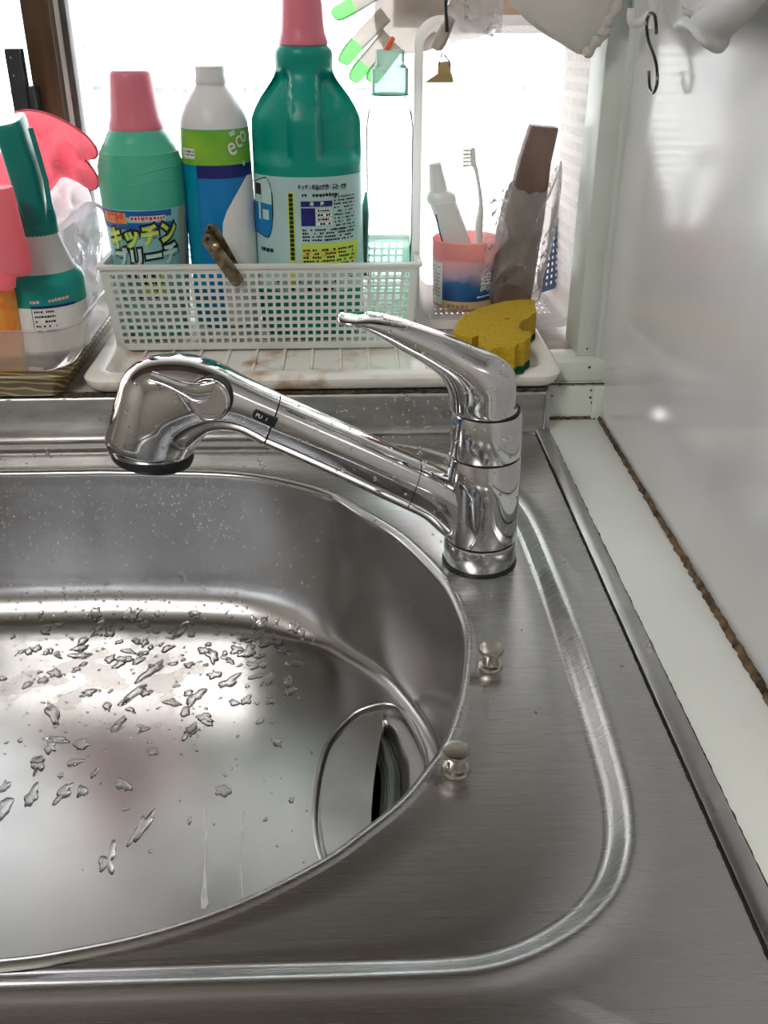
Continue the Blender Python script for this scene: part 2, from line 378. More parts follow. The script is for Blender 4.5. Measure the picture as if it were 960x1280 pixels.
# white laminate strip between worktop and wall, caulk and mould lines
struct(obj('trim_1', box(0.1785, WX, 0.05, 0.829, -0.02, 0.0, 0.0006), STRIP))
def ragged(path, wfun, hfun, seed, step=0.002, across=Vector((1,0,0)), K=5):
    """a ragged bead of caulk along a straight path"""
    A, B = map(Vector, path); n = int((B-A).length/step); rings = []
    for i in range(n+1):
        t = i/n; p = A.lerp(B, t); wv = wfun(t)*(1+0.55*noise.noise(Vector((i*0.35, seed, 0)))+0.3*noise.noise(Vector((i*0.9, seed, 5)))); row = []
        for k in range(K):
            s = k/(K-1)-0.5; q = p+across*(s*wv+0.25*wv*noise.noise(Vector((i*0.25, seed+3, k*0.1))))
            q.z += hfun(t)*(1-4*s*s)*(1+0.5*noise.noise(Vector((i*0.7, seed, k*2.0)))); row.append(q)
        rings.append(row)
    return loft(rings, False, False, closed=False)
struct(obj('trim_2', ragged(((0.2305, 0.05, 0.0002), (0.2315, 0.826, 0.0002)), lambda t: 0.0085-0.0050*t, lambda t: 0.003, 1, K=6), CAULK))
struct(obj('trim_3', ragged(((0.1795, 0.05, 0.0003), (0.1792, 0.823, 0.0003)), lambda t: 0.0020, lambda t: 0.0008, 2), MOULD))
struct(obj('trim_4', ragged(((0.18, 0.8275, 0.0004), (0.231, 0.8275, 0.0004)), lambda t: 0.0042, lambda t: 0.0022, 3, 0.0012, Vector((0,1,0))), CAULK))
struct(obj('trim_5', ragged(((0.10, 0.8265, 0.0345), (0.233, 0.8275, 0.0345)), lambda t: 0.0022, lambda t: 0.0012, 4, 0.0012, Vector((0,1,0))), MOULD))
spots = ([], [])
for (px, py, pl_, r) in [(751,440,'w',0.0022),(737,459,'b',0.0013),(690,495,'f',0.001),(738,497,'f',0.0012),(739,488,'f',0.001),(740,503,'f',0.0013),(734,436,'j',0.0009),(700,482,'f',0.0008),(716,481,'f',0.0009),(752,452,'w',0.0008)]:
    p = {'w': PX(px, py, WX-0.0004), 'b': PY(px, py, 0.8356), 'f': PY(px, py, 0.8276), 'j': PY(px, py, 0.8526)}[pl_]
    ax = (-1,0,0) if pl_ == 'w' else (0,-1,0)
    v, f = alathe([(r,-0.0003),(r*0.8,0.0005),(r*0.2,0.0007)], p, ax, 9)
    spots = join(spots, ([q+Vector((0, 0, 0.7*r*noise.noise(q*900))) for q in v], f))
struct(obj('trim_6', spots, MOULD))

# unseen cupboard above the window, added to darken what the steel reflects
cb = thing('added_dark_cupboard', 'unseen brown cupboard added over the window to darken steel reflections', 'reflection blocker', (-0.5, 0.70, 0.72))
CBM = M('added_cupboard_brown', (0.20,0.15,0.11), 0.45, var=0.3, vscale=12, stretch=(6,6,0.5))
obj('body', box(-1.2, 0.2, 0.56, 0.861, 0.72, 1.40, 0.003), CBM, cb)
for i in range(4): obj('added_door', box(-1.195+i*0.349, -0.852+i*0.349, 0.540, 0.559, 0.725, 1.395, 0.003), CBM, cb)
# ceiling lamp of the kitchen, behind and above the camera (its small highlights show on the bottles and steel)
LAMP = M('lamp_diffuser', (1.0,0.96,0.9), 0.5, emit=24.0)
cl = thing('ceiling_lamp_offscreen', 'round white ceiling lamp on the kitchen ceiling', 'lamp', (-0.7, -0.55, 1.5))
obj('base', lathe([(0.25,1.5),(0.26,1.48),(0.26,1.47)], (-0.7,-0.55,0)), CEIL, cl)
obj('diffuser_offscreen', lathe([(0.25,1.47),(0.245,1.44),(0.2,1.42),(0.05,1.412)], (-0.7,-0.55,0)), LAMP, cl)

# ================================================================== SINK
def ss(a, b, x): t = max(0, min(1, (x-a)/(b-a))); return t*t*(3-2*t)
def polar(curve, c, angs):
    tab = sorted((math.atan2(p.y-c[1], p.x-c[0]), math.hypot(p.x-c[0], p.y-c[1])) for p in curve)
    tab = [(tab[-1][0]-2*math.pi, tab[-1][1])]+tab+[(tab[0][0]+2*math.pi, tab[0][1])]
    out = []; k = 0
    for a in angs:
        while tab[k+1][0] < a: k += 1
        (a0, r0), (a1, r1) = tab[k], tab[k+1]; r = r0+(r1-r0)*(a-a0)/max(1e-9, a1-a0)
        out.append((c[0]+r*math.cos(a), c[1]+r*math.sin(a)))
    return out
XM = -0.28; CEN = (XM, 0.50); NA = 480
angs = [-math.pi+2*math.pi*(i+0.5)/NA for i in range(NA)]
def sym(pts):
    P = [Vector((x, y, 0)) for x, y in pts]; Q = [Vector((2*XM-p.x, p.y, 0)) for p in reversed(P)]
    return spline(P+Q, 10, True)
rim = sym([(-0.24,.7425),(-0.1962,.7415),(-0.0942,.7309),(-0.0264,.6984),(.0055,.6600),(.0346,.6195),(.0593,.5624),(.0684,.5178),(.0690,.4868),(.0622,.4440),(.0492,.3992),(.0342,.3723),(.0209,.3532),(.0008,.3331),(-.018,.3168),(-.0527,.2957),(-.0856,.2824),(-.1176,.2745),(-.1496,.2700),(-.22,.267)])
step = sym([(-.25,.7885),(-.0995,.7885),(.0073,.779),(.0693,.754),(.112,.705),(.1300,.6445),(.1343,.5516),(.1347,.4774),(.1340,.4168),(.1325,.3721),(.1300,.3441),(.1245,.3189),(.1141,.2962),(.0996,.2797),(.0835,.2683),(.0652,.2598),(.0450,.2552),(.0093,.2545),(-.0677,.2550),(-.20,.2555)])
rimA, stepA = polar(rim, CEN, angs), polar(step, CEN, angs)
def offset(ring, d):
    n = len(ring); out = []
    for i in range(n):
        (ax, ay), (bx, by) = ring[i-3], ring[(i+3) % n]; tx, ty = bx-ax, by-ay; l = math.hypot(tx, ty)
        out.append((ring[i][0]-ty/l*d, ring[i][1]+tx/l*d, (-ty/l, tx/l)))
    return out                                                   # inward for d > 0
def rect_ring(x0, x1, y0, y1):
    out = []
    for a in angs:
        c, s = math.cos(a), math.sin(a); k = []
        if c > 1e-9: k.append((x1-CEN[0])/c)
        if c < -1e-9: k.append((x0-CEN[0])/c)
        if s > 1e-9: k.append((y1-CEN[1])/s)
        if s < -1e-9: k.append((y0-CEN[1])/s)
        r = min(k); out.append((CEN[0]+r*c, CEN[1]+r*s))
    return out
DZ = -0.0060
sink = thing('kitchen_sink', 'brushed stainless steel sink unit with an oval basin and stepped deck', 'sink', (XM, 0.5, -0.14))
rings = []
o0 = rect_ring(-0.82, 0.1665, 0.185, 0.796)
rings.append([Vector((x, y, -0.03)) for x, y in rect_ring(-0.82, 0.1665, 0.180, 0.796)])
rings.append([Vector((x, y, -0.004)) for x, y in rect_ring(-0.82, 0.1665, 0.181, 0.796)])
rings.append([Vector((x, y, 0)) for x, y in o0])
for d, z in ((-0.020,0.0),(-0.0125,0.0001),(-0.0095,0.0009),(-0.0065,0.0019),(-0.0035,0.0022),(-0.0008,0.0014),(0.0016,-0.0006),(0.0040,-0.0032),(0.0066,-0.0054),(0.0090,DZ-0.0004),(0.0110,DZ-0.0003),(0.0125,DZ)):
    rings.append([Vector((x, y, z)) for x, y, _ in offset(stepA, d)])
def mid(t): 
    A = offset(stepA, 0.0125); B = offset(rimA, -0.006)
    return [Vector((a[0]*(1-t)+b[0]*t, a[1]*(1-t)+b[1]*t, DZ)) for a, b in zip(A, B)]
for t in (0.25, 0.5, 0.75, 1.0): rings.append(mid(t))
for d, z in ((-0.0050, DZ+0.0004),(-0.0036, DZ+0.0010),(-0.002, DZ+0.0012),(-0.0008,DZ+0.0010),(0.0,DZ+0.0005)): rings.append([Vector((x, y, z)) for x, y, _ in offset(rimA, d)])
worktop = obj('worktop', loft(rings, False, False), STEEL, sink, ang=60)
# basin: wall profiles blended round the rim (tight corner at the right end, wide one at the back), flat floor with the oval drain
def resample(prof, K):
    L = [0]
    for a, b in zip(prof, prof[1:]): L.append(L[-1]+math.hypot(b[0]-a[0], b[1]-a[1]))
    fx, fz = interp(list(zip(L, [p[0] for p in prof]))), interp(list(zip(L, [p[1] for p in prof])))
    return [(fx(L[-1]*i/K), fz(L[-1]*i/K)) for i in range(K+1)]
FLOORZ = -0.14
def wallprof(d1, z1, R):
    return [(0.0025,-0.016),(0.0025+(d1-0.0025)*0.5,z1*0.5-0.008),(d1,z1)]+[(d1+R*(1-math.cos(math.radians(a))), z1-(z1-FLOORZ)*math.sin(math.radians(a))) for a in range(8, 89, 8)]+[(d1+R, FLOORZ)]
q0, q1 = resample(wallprof(0.0125,-0.100,0.040), 40), resample(wallprof(0.0050,-0.128,0.0115), 40)
lead = [(0.0,DZ+0.0005),(0.0010,DZ-0.0001),(0.0019,DZ-0.0013),(0.0024,DZ-0.0032),(0.0025,DZ-0.006)]
inn = offset(rimA, 0.0)
wts = [ss(0.22, 0.84, max(-n[0], 0.0)) if x > XM and y < 0.70 else 0.0 for x, y, n in inn]
for _ in range(3): wts = [sum(wts[(i+j) % NA] for j in range(-10, 11))/21 for i in range(NA)]
nsm = []                                                       # smoothed inward normals
for i in range(NA):
    sx = sum(inn[(i+j) % NA][2][0] for j in range(-8, 9)); sy = sum(inn[(i+j) % NA][2][1] for j in range(-8, 9)); l = math.hypot(sx, sy); nsm.append((sx/l, sy/l))
rings = [[Vector((x+n[0]*d, y+n[1]*d, z)) for x, y, n in inn] for d, z in lead]
for (d0, z0), (d1, z1) in zip(q0, q1):
    rings.append([Vector((x+n[0]*(d0*(1-k)+d1*k), y+n[1]*(d0*(1-k)+d1*k), z0*(1-k)+z1*k)) for (x, y, _), n, k in zip(inn, nsm, wts)])
V, F = loft(rings, False, False)
# drain outline on the floor
dro = [PZ(*p, FLOORZ) for p in ((481,880),(458,885),(438,896),(411,928),(399,970),(394,1015),(396,1045),(403,1072))]
dro += [Vector((x, y, FLOORZ)) for x, y in ((-0.012,0.410),(0.008,0.398),(0.028,0.412),(0.041,0.450),(0.0480,0.495))]
dro += [PZ(*p, FLOORZ) for p in ((532,944),(525,924),(513,898),(499,885))]
DCEN = (0.012, 0.495)
dang = [-math.pi+2*math.pi*(i+0.5)/96 for i in range(96)]
drA = polar(spline(dro, 8, True), DCEN, dang)
def doff(d, z): return [Vector((x, y, z)) for x, y, _ in offset(drA, d)]
bm = bmesh.new()
lo = [bm.verts.new(p) for p in rings[-1]]; li = [bm.verts.new(p) for p in doff(0, FLOORZ)]
ed = [bm.edges.new((l[i], l[(i+1) % len(l)])) for l in (lo, li) for i in range(len(l))]
bmesh.ops.triangle_fill(bm, use_beauty=True, use_dissolve=False, edges=ed, normal=(0,0,1))
bm.verts.index_update(); FLOOR_AREA = sum(f.calc_area() for f in bm.faces); fv = [v.co.copy() for v in bm.verts]; ff = [tuple(v.index for v in f.verts) for f in bm.faces]; bm.free()
print('basin floor area', round(FLOOR_AREA, 4))
basin = obj('basin', join((V, F), (fv, ff)), BASIN, sink, ang=60, weld=True)
obj('drain_ring', loft([doff(d, FLOORZ+z) for d, z in ((-0.0022,0.0001),(-0.0014,0.0008),(-0.0004,0.0009),(0.0004,0.0002),(0.0010,-0.0040),(0.0016,-0.0050),(0.0115,-0.0052),(0.0128,-0.0062),(0.0185,-0.0150),(0.0190,-0.0170),(0.0190,-0.05))], False, True), LIDST, sink)
for k, (px, py) in enumerate(((613,832),(570,962))):
    p = PZ(px, py, DZ); p.z = DZ
    obj('deck_peg', lathe([(0.0074,-0.0004),(0.0076,0.0006),(0.0070,0.0016),(0.0050,0.0020),(0.0046,0.0026),(0.0046,0.0092),(0.0064,0.0098),(0.0074,0.0106),(0.0076,0.0120),(0.0072,0.0132),(0.0055,0.0135)], p, 36), NICKEL, sink)
# backsplash, its end cap, raised edge strip along the right
pr = [(0.7962,-0.0002),(0.7985,0.0006),(0.7998,0.003),(0.8003,0.008),(0.8006,0.034),(0.8012,0.0365),(0.803,0.038),(0.813,0.0385),(0.814,0.036)]
obj('backsplash', loft([[Vector((x, y, z)) for y, z in pr] for x in (-0.82, -0.5, -0.2, 0.0, 0.1735)], False, False, closed=False), DULL, sink)
obj('backsplash_end', box(0.1735, 0.1785, 0.7975, 0.814, 0.0, 0.039, 0.0008), TRIMST, sink)
obj('backsplash_caulk', ragged(((-0.82, 0.806, 0.0382), (0.176, 0.806, 0.0382)), lambda t: 0.008, lambda t: 0.0022, 11, 0.0022, Vector((0,1,0))), MOULD, sink)
obj('edge_strip', loft([[Vector((0.1668,y,-0.003)), Vector((0.1672,y,0.0016)), Vector((0.1682,y,0.0022)), Vector((0.1772,y,0.0034)), Vector((0.1786,y,0.0026)), Vector((0.1788,y,-0.004))] for y in (0.181, 0.4, 0.6, 0.8)], False, False, closed=False), TRIMST, sink)
obj('edge_joint', ragged(((0.1664, 0.185, 0.0002), (0.1664, 0.796, 0.0002)), lambda t: 0.0013, lambda t: 0.0004, 12), SEAM, sink)

# dried white drip marks on the basin floor
SCALE = M('dried_scale', (0.66,0.67,0.67), 0.6, var=0.3, vscale=120)
for pts in ([(257,1008,0.6),(258,1040,1.0),(257,1062,0.7),(256,1085,1.2),(256,1105,2.2),(255,1120,4.2),(256,1128,4.8),(254,1136,3.0)], [(305,1014,0.7),(304,1030,1.3),(302,1048,1.0),(301,1062,1.4),(301,1075,0.6),(302,1100,0.9),(303,1120,0.8)]):
    l_ = [PZ(x-w_, y, FLOORZ+0.0003) for x, y, w_ in pts]; r_ = [PZ(x+w_, y, FLOORZ+0.0003) for x, y, w_ in pts]
    obj('drip_mark', (l_+r_, [(i, i+1, len(l_)+i+1, len(l_)+i) for i in range(len(l_)-1)]), SCALE, sink)
# drain cover with a crescent opening and the strainer below it
LZ = FLOORZ-0.0022
cov = thing('drain_cover', 'flat steel drain cover with a crescent opening at one side', 'drain cover', (0.0, 0.49, LZ))
e = [PZ(*p, LZ) for p in ((480,882),(477,912),(470,955),(466,990),(464,1020),(464,1060),(468,1100),(474,1140))]
edge = spline(e, 6)
lid = offset(drA, 0.0040)
ex = interp([(p.y, p.x) for p in edge])
outl = [Vector((x, y, LZ)) for x, y, _ in lid if x < ex(y)-0.0005]
k0 = max(range(len(lid)), key=lambda i: 0)                          # order: start at the far end of the edge and go round the left side
outl.sort(key=lambda p: -math.atan2(p.y-0.495, -(p.x-0.006)))
ymin, ymax = min(p.y for p in outl), max(p.y for p in outl)
inner = [Vector((ex(ymin+(ymax-ymin)*i/30), ymin+(ymax-ymin)*i/30, LZ)) for i in range(31)]
obj('plate', prism(outl+inner, Vector((0,0,-0.0024))), LIDST, cov, ang=30)
MESHM = bpy.data.materials.new('dark_perforated_mesh'); MESHM.use_nodes = True
nt = MESHM.node_tree; b = nt.nodes['Principled BSDF']; b.inputs['Roughness'].default_value = 0.3; b.inputs['Metallic'].default_value = 0.9
tc = N(nt, 'ShaderNodeTexCoord'); vo = N(nt, 'ShaderNodeTexVoronoi'); vo.inputs['Scale'].default_value = 620; vo.inputs['Randomness'].default_value = 0.1
rp = N(nt, 'ShaderNodeValToRGB'); rp.color_ramp.elements[0].position = 0.30; rp.color_ramp.elements[0].color = (0.004,0.006,0.006,1); rp.color_ramp.elements[1].position = 0.42; rp.color_ramp.elements[1].color = (0.22,0.25,0.24,1)
nt.links.new(tc.outputs['Object'], vo.inputs['Vector']); nt.links.new(vo.outputs[0], rp.inputs[0]); nt.links.new(rp.outputs[0], b.inputs['Base Color'])
tag(obj('strainer_basket', loft([doff(d, FLOORZ+z) for d, z in ((0.0186,-0.0150),(0.0200,-0.0135),(0.024,-0.0125),(0.028,-0.013),(0.033,-0.016))], False, True), MESHM), 'dark perforated strainer seen through the gap in the drain cover', 'strainer')

# ================================================================== FAUCET
FY = 0.586; FX = PY(600.5, 690, FY).x-0.0006
fa = thing('kitchen_faucet', 'chrome single-lever kitchen faucet with a pull-out spray head', 'faucet', (FX, FY, DZ))
fc = (FX, FY, 0)
obj('base_gasket', lathe([(0.0262,DZ),(0.0264,DZ+0.0010),(0.0250,DZ+0.0014)], fc, 64), BLACK, fa)
obj('base_ring', lathe([(0.0252,DZ+0.0008),(0.0256,DZ+0.0014),(0.0254,0.0122),(0.0250,0.0130),(0.0235,0.0132)], fc, 64), CHROMEB, fa)
obj('lower_seam', lathe([(0.0244,0.0125),(0.0244,0.0152)], fc, 64), SEAM, fa)
obj('body', lathe([(0.0240,0.0142),(0.0249,0.0145),(0.0252,0.0153),(0.0251,0.034),(0.0248,0.054),(0.0243,0.0756),(0.0238,0.0764),(0.0226,0.0766)], fc, 64), CHROME, fa)
obj('upper_seam', lathe([(0.0232,0.0758),(0.0232,0.0786)], fc, 64), SEAM, fa)
obj('cartridge_collar', lathe([(0.0227,0.0776),(0.0237,0.0778),(0.0241,0.0786),(0.0238,0.092),(0.0230,0.1064),(0.0225,0.1076),(0.0210,0.108)], fc, 64), CHROMEB, fa)
obj('handle_gap', lathe([(0.0217,0.1075),(0.0217,0.1096)], fc, 64), SEAM, fa)
def sect(p, q, hw, n=2.4, K=40, minT=0.0026, tan=0.36, y=FY):
    """ring whose in-plane axis runs between two points of the photograph taken at depth y; hw half width in depth"""
    A, B = PY(*p, y), PY(*q, y); c = (A+B)/2; h = (A-B)/2; L = h.length; d = h/L
    eff = hw*tan*abs(d.z)
    t = math.sqrt(max(minT**2, L*L-eff*eff)) if L > minT else L
    return sring(c, d*t, Vector((0, hw, 0)), n, K)
S = [((562,522),(643,522),.0214,2.0),((562,509),(644,506),.0226,2.0),((561,495),(645,483),.0222,2.05),((557,481),(642,462),.0220,2.1),((549,468),(622,446),.0207,2.15),
     ((536,457),(596,435),.0188,2.2),((520,447),(562,420),.0164,2.3),((500,436),(533,409),.0148,2.4),((478,423),(500,398),.0138,2.5),((455,411),(468,391),.0134,2.5),((440,409),(446,389),.0134,2.4),((429,407),(431,389.5),.0118,2.2),((423,402.5),(424,392),.0085,2.0),((420.5,399),(421,395),.0035,2.0)]
def smooth_rings(rings, m=4):
    """Catmull-Rom between rings so a loft reads as one smooth casting"""
    cols = [spline([r[i] for r in rings], m) for i in range(len(rings[0]))]
    return [[c[k] for c in cols] for k in range(len(cols[0]))]
hr = [sect(p, q, w_, n) for p, q, w_, n in S]
# start angle of sect rings runs along the picked axis (outer point first): align the base ring with it
hr[0] = sring(Vector((FX-0.0006, FY, 0.1092)), Vector((-0.0222,0,0)), Vector((0,0.0222,0)), 2.0, 40)
handle = obj('lever_handle', loft(smooth_rings(hr, 5)), CHROME, fa, ang=50)
# spout arm and hose joint
arm = [((600,612),(590,684),.0160,2.6),((575,601),(556,668),.0166,2.9),((548,586),(528,644),.0168,3.0),((527,576),(505,632),.0168,3.0)]
spout = obj('spout_arm', loft(smooth_rings([sect(p, q, w_, n) for p, q, w_, n in arm], 5)), CHROME, fa, ang=50)
pull = [((526,575.5),(504,631.5),.0168,3.0),((460,544),(438,601),.0170,3.0),((400,517),(378,574),.0172,3.0),((352,495.5),(330,553),.0174,3.0)]
hose = obj('pull_out_sleeve', loft(smooth_rings([sect(p, q, w_, n) for p, q, w_, n in pull], 5)), CHROME, fa, ang=50)
obj('sleeve_seam', loft([sect((527.2,577.5),(505.4,630),.0164,3.0), sect((524.8,576.5),(503,629),.0164,3.0)]), SEAM, fa)
obj('head_seam', loft([sect((352.8,498),(331,551),.0170,3.0), sect((349.5,496.5),(327.5,549.5),.0170,3.0)]), SEAM, fa)
hd = [((350.5,494.5),(327.5,552),.0176,3.0),((325,482),(303,539),.0184,2.9),((300,469),(284,535),.0196,2.8),((268,453),(268,537),.0215,2.7),((226,443),(258,544),.0236,2.5),((180,447),(251,551),.0254,2.35),((155,464),(247,556),.0264,2.2),((145,489),(245,560),.0270,2.1),((137,522),(243,562),.0272,2.05),((132,545),(242,564),.0272,2.0),((135,556),(240,567),.0262,2.0)]
head = obj('spray_head', loft(smooth_rings([sect(p, q, w_, n, 48) for p, q, w_, n in hd], 5)), CHROME, fa, ang=50)
A, B = PY(138, 555, FY), PY(243, 569, FY); c = (A+B)/2; dx = (B-A).normalized(); dn = Vector((dx.z, 0, -dx.x))
if dn.z > 0: dn = -dn
R_ = (B-A).length/2
obj('spray_face', alathe([(R_*0.97,-0.002),(R_*0.99,0.002),(R_*0.96,0.0052),(R_*0.90,0.0062),(R_*0.5,0.0052),(0.002,0.005)], c+dn*0.0006, dn, 48), BLACK, head)
# selector lever on the near side of the head
SY = FY-0.0225
def near(px, py, lift=0.0): p = PY(px, py, SY); p.y -= lift; return p
ctr = near(262, 499)
nv = Vector((-0.10, -0.985, 0.14)).normalized()
obj('selector_gap', alathe([(0.0138,-0.012),(0.0138,0.0006),(0.0130,0.0008)], ctr, nv, 40), SEAM, head)
obj('selector_boss', alathe([(0.0128,-0.012),(0.0134,0.0010),(0.0132,0.0034),(0.0122,0.0050),(0.0110,0.0054),(0.0092,0.0052),(0.0088,0.0044),(0.0002,0.0044)], ctr, nv, 40), CHROME, head)
lp = [near(266,486,0.0032), near(248,489,0.0034), near(232,484,0.0038), near(215,476,0.0046), near(200,469.5,0.0056), near(191,466.5,0.0060)]
lrad = [0.0075,0.0068,0.0046,0.0034,0.0034,0.0036]
lv = loft(smooth_rings([sring(p, Vector((0.35,0,0.94))*r, nv*0.0024, 2.2, 20) for p, r in zip(lp, lrad)], 4))
lk = [near(243,508,0.0010), near(236,500,0.0012), near(229,492,0.0014), near(222,481,0.0020)]
obj('selector_lever', join(lv, loft(smooth_rings([sring(p, Vector((0.7,0,0.7))*r, nv*0.0021, 2.2, 16) for p, r in zip(lk, (0.0062,0.0052,0.0040,0.0025))], 4))), CHROME, head)
# mode tab: black window with the white mark, on the near side just before the seam
tc_ = PY(331, 523, FY-0.0185); d1 = (PY(344,529,FY-0.0185)-PY(318,517,FY-0.0185)).normalized(); d2 = Vector((-d1.z,0,d1.x))
ring_ = [tc_+d1*x+d2*z for x, z in [(-0.0082,0.0010),(-0.0074,0.0030),(0.0078,0.0030),(0.0078,-0.0032),(-0.0060,-0.0032),(-0.0078,-0.0014)]]
tab = obj('mode_tab', prism([p+Vector((0,0.003,0)) for p in ring_], Vector((0,-0.0035,0))), BLACK, head, smooth=False)
def flat_text(body, size, c, ux, uz, off=0.0):
    v, f = text_mesh(body, size, off); return [c+ux*p.x+uz*p.y for p in v], f
obj('mode_print', join(flat_text('PU', 0.0036, tc_-d1*0.0040+Vector((0,-0.0007,0)), d1, d2, 0.00006), flat_text('I', 0.0036, tc_+d1*0.0012+Vector((0,-0.0007,0)), d1, d2, 0.00006)), I_WHITE, tab, smooth=False)
obj('hot_cold_mark', xform(alathe([(0.0016,0),(0.0014,0.0004),(0.0002,0.0005)], (0,0,0), (-0.85,-0.5,0), 12), Matrix.Translation((FX-0.0205,FY-0.0115,0.1050))), I_AZURE, fa)

# ================================================================== THINGS ON THE LEDGE
# --- white ribbed tray
RUST = bpy.data.materials.new('tray_plastic_with_rust'); RUST.use_nodes = True
nt = RUST.node_tree; b = nt.nodes['Principled BSDF']; b.inputs['Roughness'].default_value = 0.32
tc = N(nt, 'ShaderNodeTexCoord'); nz = N(nt, 'ShaderNodeTexNoise'); nz.inputs['Scale'].default_value = 34; nz.inputs['Detail'].default_value = 5
mr = N(nt, 'ShaderNodeMapRange'); mr.inputs[1].default_value = 0.50; mr.inputs[2].default_value = 0.74
sx = N(nt, 'ShaderNodeSeparateXYZ'); g1 = N(nt, 'ShaderNodeMapRange'); g2 = N(nt, 'ShaderNodeMapRange'); mu = N(nt, 'ShaderNodeMath', operation='MULTIPLY'); mu2 = N(nt, 'ShaderNodeMath', operation='MULTIPLY')
L = nt.links; L.new(tc.outputs['Object'], nz.inputs['Vector']); L.new(nz.outputs[0], mr.inputs[0]); L.new(tc.outputs['Object'], sx.inputs[0])
g1.inputs[1].default_value = 0.10; g1.inputs[2].default_value = -0.03; L.new(sx.outputs[0], g1.inputs[0])     # the rust lies in the left and middle of the tray
g2.inputs[1].default_value = -0.26; g2.inputs[2].default_value = -0.10; g2.inputs[3].default_value = 0.45; L.new(sx.outputs[0], g2.inputs[0])
L.new(g1.outputs[0], mu.inputs[0]); L.new(g2.outputs[0], mu.inputs[1]); L.new(mu.outputs[0], mu2.inputs[0]); L.new(mr.outputs[0], mu2.inputs[1])
mx = N(nt, 'ShaderNodeMix', data_type='RGBA'); mx.inputs[6].default_value = (0.90,0.89,0.84,1); mx.inputs[7].default_value = (0.42,0.22,0.07,1)
L.new(mu2.outputs[0], mx.inputs['Factor']); L.new(mx.outputs[2], b.inputs['Base Color'])
TRX0, TRX1, TRY0, TRY1 = -0.2355, 0.1885, 0.797, 0.985
tray = thing('drip_tray', 'long shallow white plastic tray with ribs and brown rust stains', 'tray', (-0.02, 0.89, LEDGE))
def rrect(x0, x1, y0, y1, r, z, m=6):
    out = []
    for cx, cy, a0 in ((x1-r,y1-r,0),(x0+r,y1-r,90),(x0+r,y0+r,180),(x1-r,y0+r,270)):
        for i in range(m+1): a = math.radians(a0+90*i/m); out.append(Vector((cx+r*math.cos(a), cy+r*math.sin(a), z)))
    return out
def rr(d, z, r): return rrect(TRX0+d, TRX1-d, TRY0+d, TRY1-d, r, z)
obj('pan', loft([rr(0.010,LEDGE+0.0005,0.012), rr(0.004,LEDGE+0.004,0.016), rr(0.0004,0.0505,0.020), rr(0.0,0.0530,0.020), rr(0.0015,0.0552,0.019), rr(0.004,0.0562,0.018), rr(0.0165,0.0562,0.010), rr(0.019,0.0552,0.009), rr(0.021,0.0525,0.008), rr(0.025,0.0478,0.006), rr(0.028,0.0470,0.005)]), RUST, tray)
for i in range(14):
    x = TRX0+0.040+i*0.0266
    if x < TRX1-0.032: obj('rib', box(x-0.0013, x+0.0013, TRY0+0.027, TRY1-0.03, 0.0465, 0.0495, 0.0007), RUST, tray)
TF = 0.0495

# --- wood-grain tray with a clear tub, spray bottle, glove, packets (left end)
GRAIN = bpy.data.materials.new('dark_wood_grain_print'); GRAIN.use_nodes = True
nt = GRAIN.node_tree; b = nt.nodes['Principled BSDF']; b.inputs['Roughness'].default_value = 0.35
tc = N(nt, 'ShaderNodeTexCoord'); mp = N(nt, 'ShaderNodeMapping'); mp.inputs['Scale'].default_value = (0.55,0.55,1.7)
wv = N(nt, 'ShaderNodeTexWave'); wv.wave_type = 'RINGS'; wv.rings_direction = 'SPHERICAL'; wv.inputs['Scale'].default_value = 62; wv.inputs['Distortion'].default_value = 6; wv.inputs['Detail'].default_value = 1; wv.inputs['Detail Scale'].default_value = 0.8
rp = N(nt, 'ShaderNodeValToRGB'); rp.color_ramp.elements[0].position = 0.62; rp.color_ramp.elements[0].color = (0.10,0.065,0.018,1); rp.color_ramp.elements[1].position = 0.95; rp.color_ramp.elements[1].color = (0.42,0.33,0.13,1)
mp.inputs['Location'].default_value = (0.21, -0.2, 0.12)
nt.links.new(tc.outputs['Object'], mp.inputs['Vector']); nt.links.new(mp.outputs[0], wv.inputs['Vector']); nt.links.new(wv.outputs[0], rp.inputs[0]); nt.links.new(rp.outputs[0], b.inputs['Base Color'])
tag(obj('wood_grain_tray', loft([rrect(-0.46,-0.2530,0.800,1.02,0.010,LEDGE+0.0004), rrect(-0.46,-0.2525,0.7995,1.02,0.010,0.0425), rrect(-0.46,-0.2445,0.7945,1.024,0.012,0.0588), rrect(-0.46,-0.2455,0.7955,1.024,0.011,0.0605), rrect(-0.46,-0.2485,0.7985,1.021,0.010,0.0605)]), GRAIN), 'dark wood-grain tray under the clear plastic tub', 'tray')
TUBM = CLEAR('tub_plastic', (0.90,0.90,0.89), 0.42, 0.08, (0.82,0.79,0.76))
tub = thing('clear_tub', 'clear plastic tub with a rounded rim holding the spray bottle', 'tub', (-0.33, 0.87, 0.0605))
T0 = 0.0608
obj('shell', loft([rrect(-0.440,-0.249,0.806,1.010,0.022,T0), rrect(-0.4425,-0.2440,0.8035,1.013,0.024,T0+0.003), rrect(-0.4445,-0.2395,0.8000,1.017,0.026,0.086)]+[rrect(-0.4455,-0.2355,0.7965,1.020,0.028,0.0985)], True, False), TUBM, tub)
obj('rim', loft([rrect(-0.4455,-0.2357,0.7967,1.020,0.028,0.0980), rrect(-0.448,-0.2330,0.7940,1.0225,0.030,0.0985), rrect(-0.448,-0.2327,0.7937,1.0228,0.030,0.1005), rrect(-0.4455,-0.2350,0.796,1.0205,0.028,0.1010)], False, False), CLEAR('tub_rim_plastic', (0.86,0.86,0.86), 0.30, 0.06, (0.9,0.88,0.86)), tub)
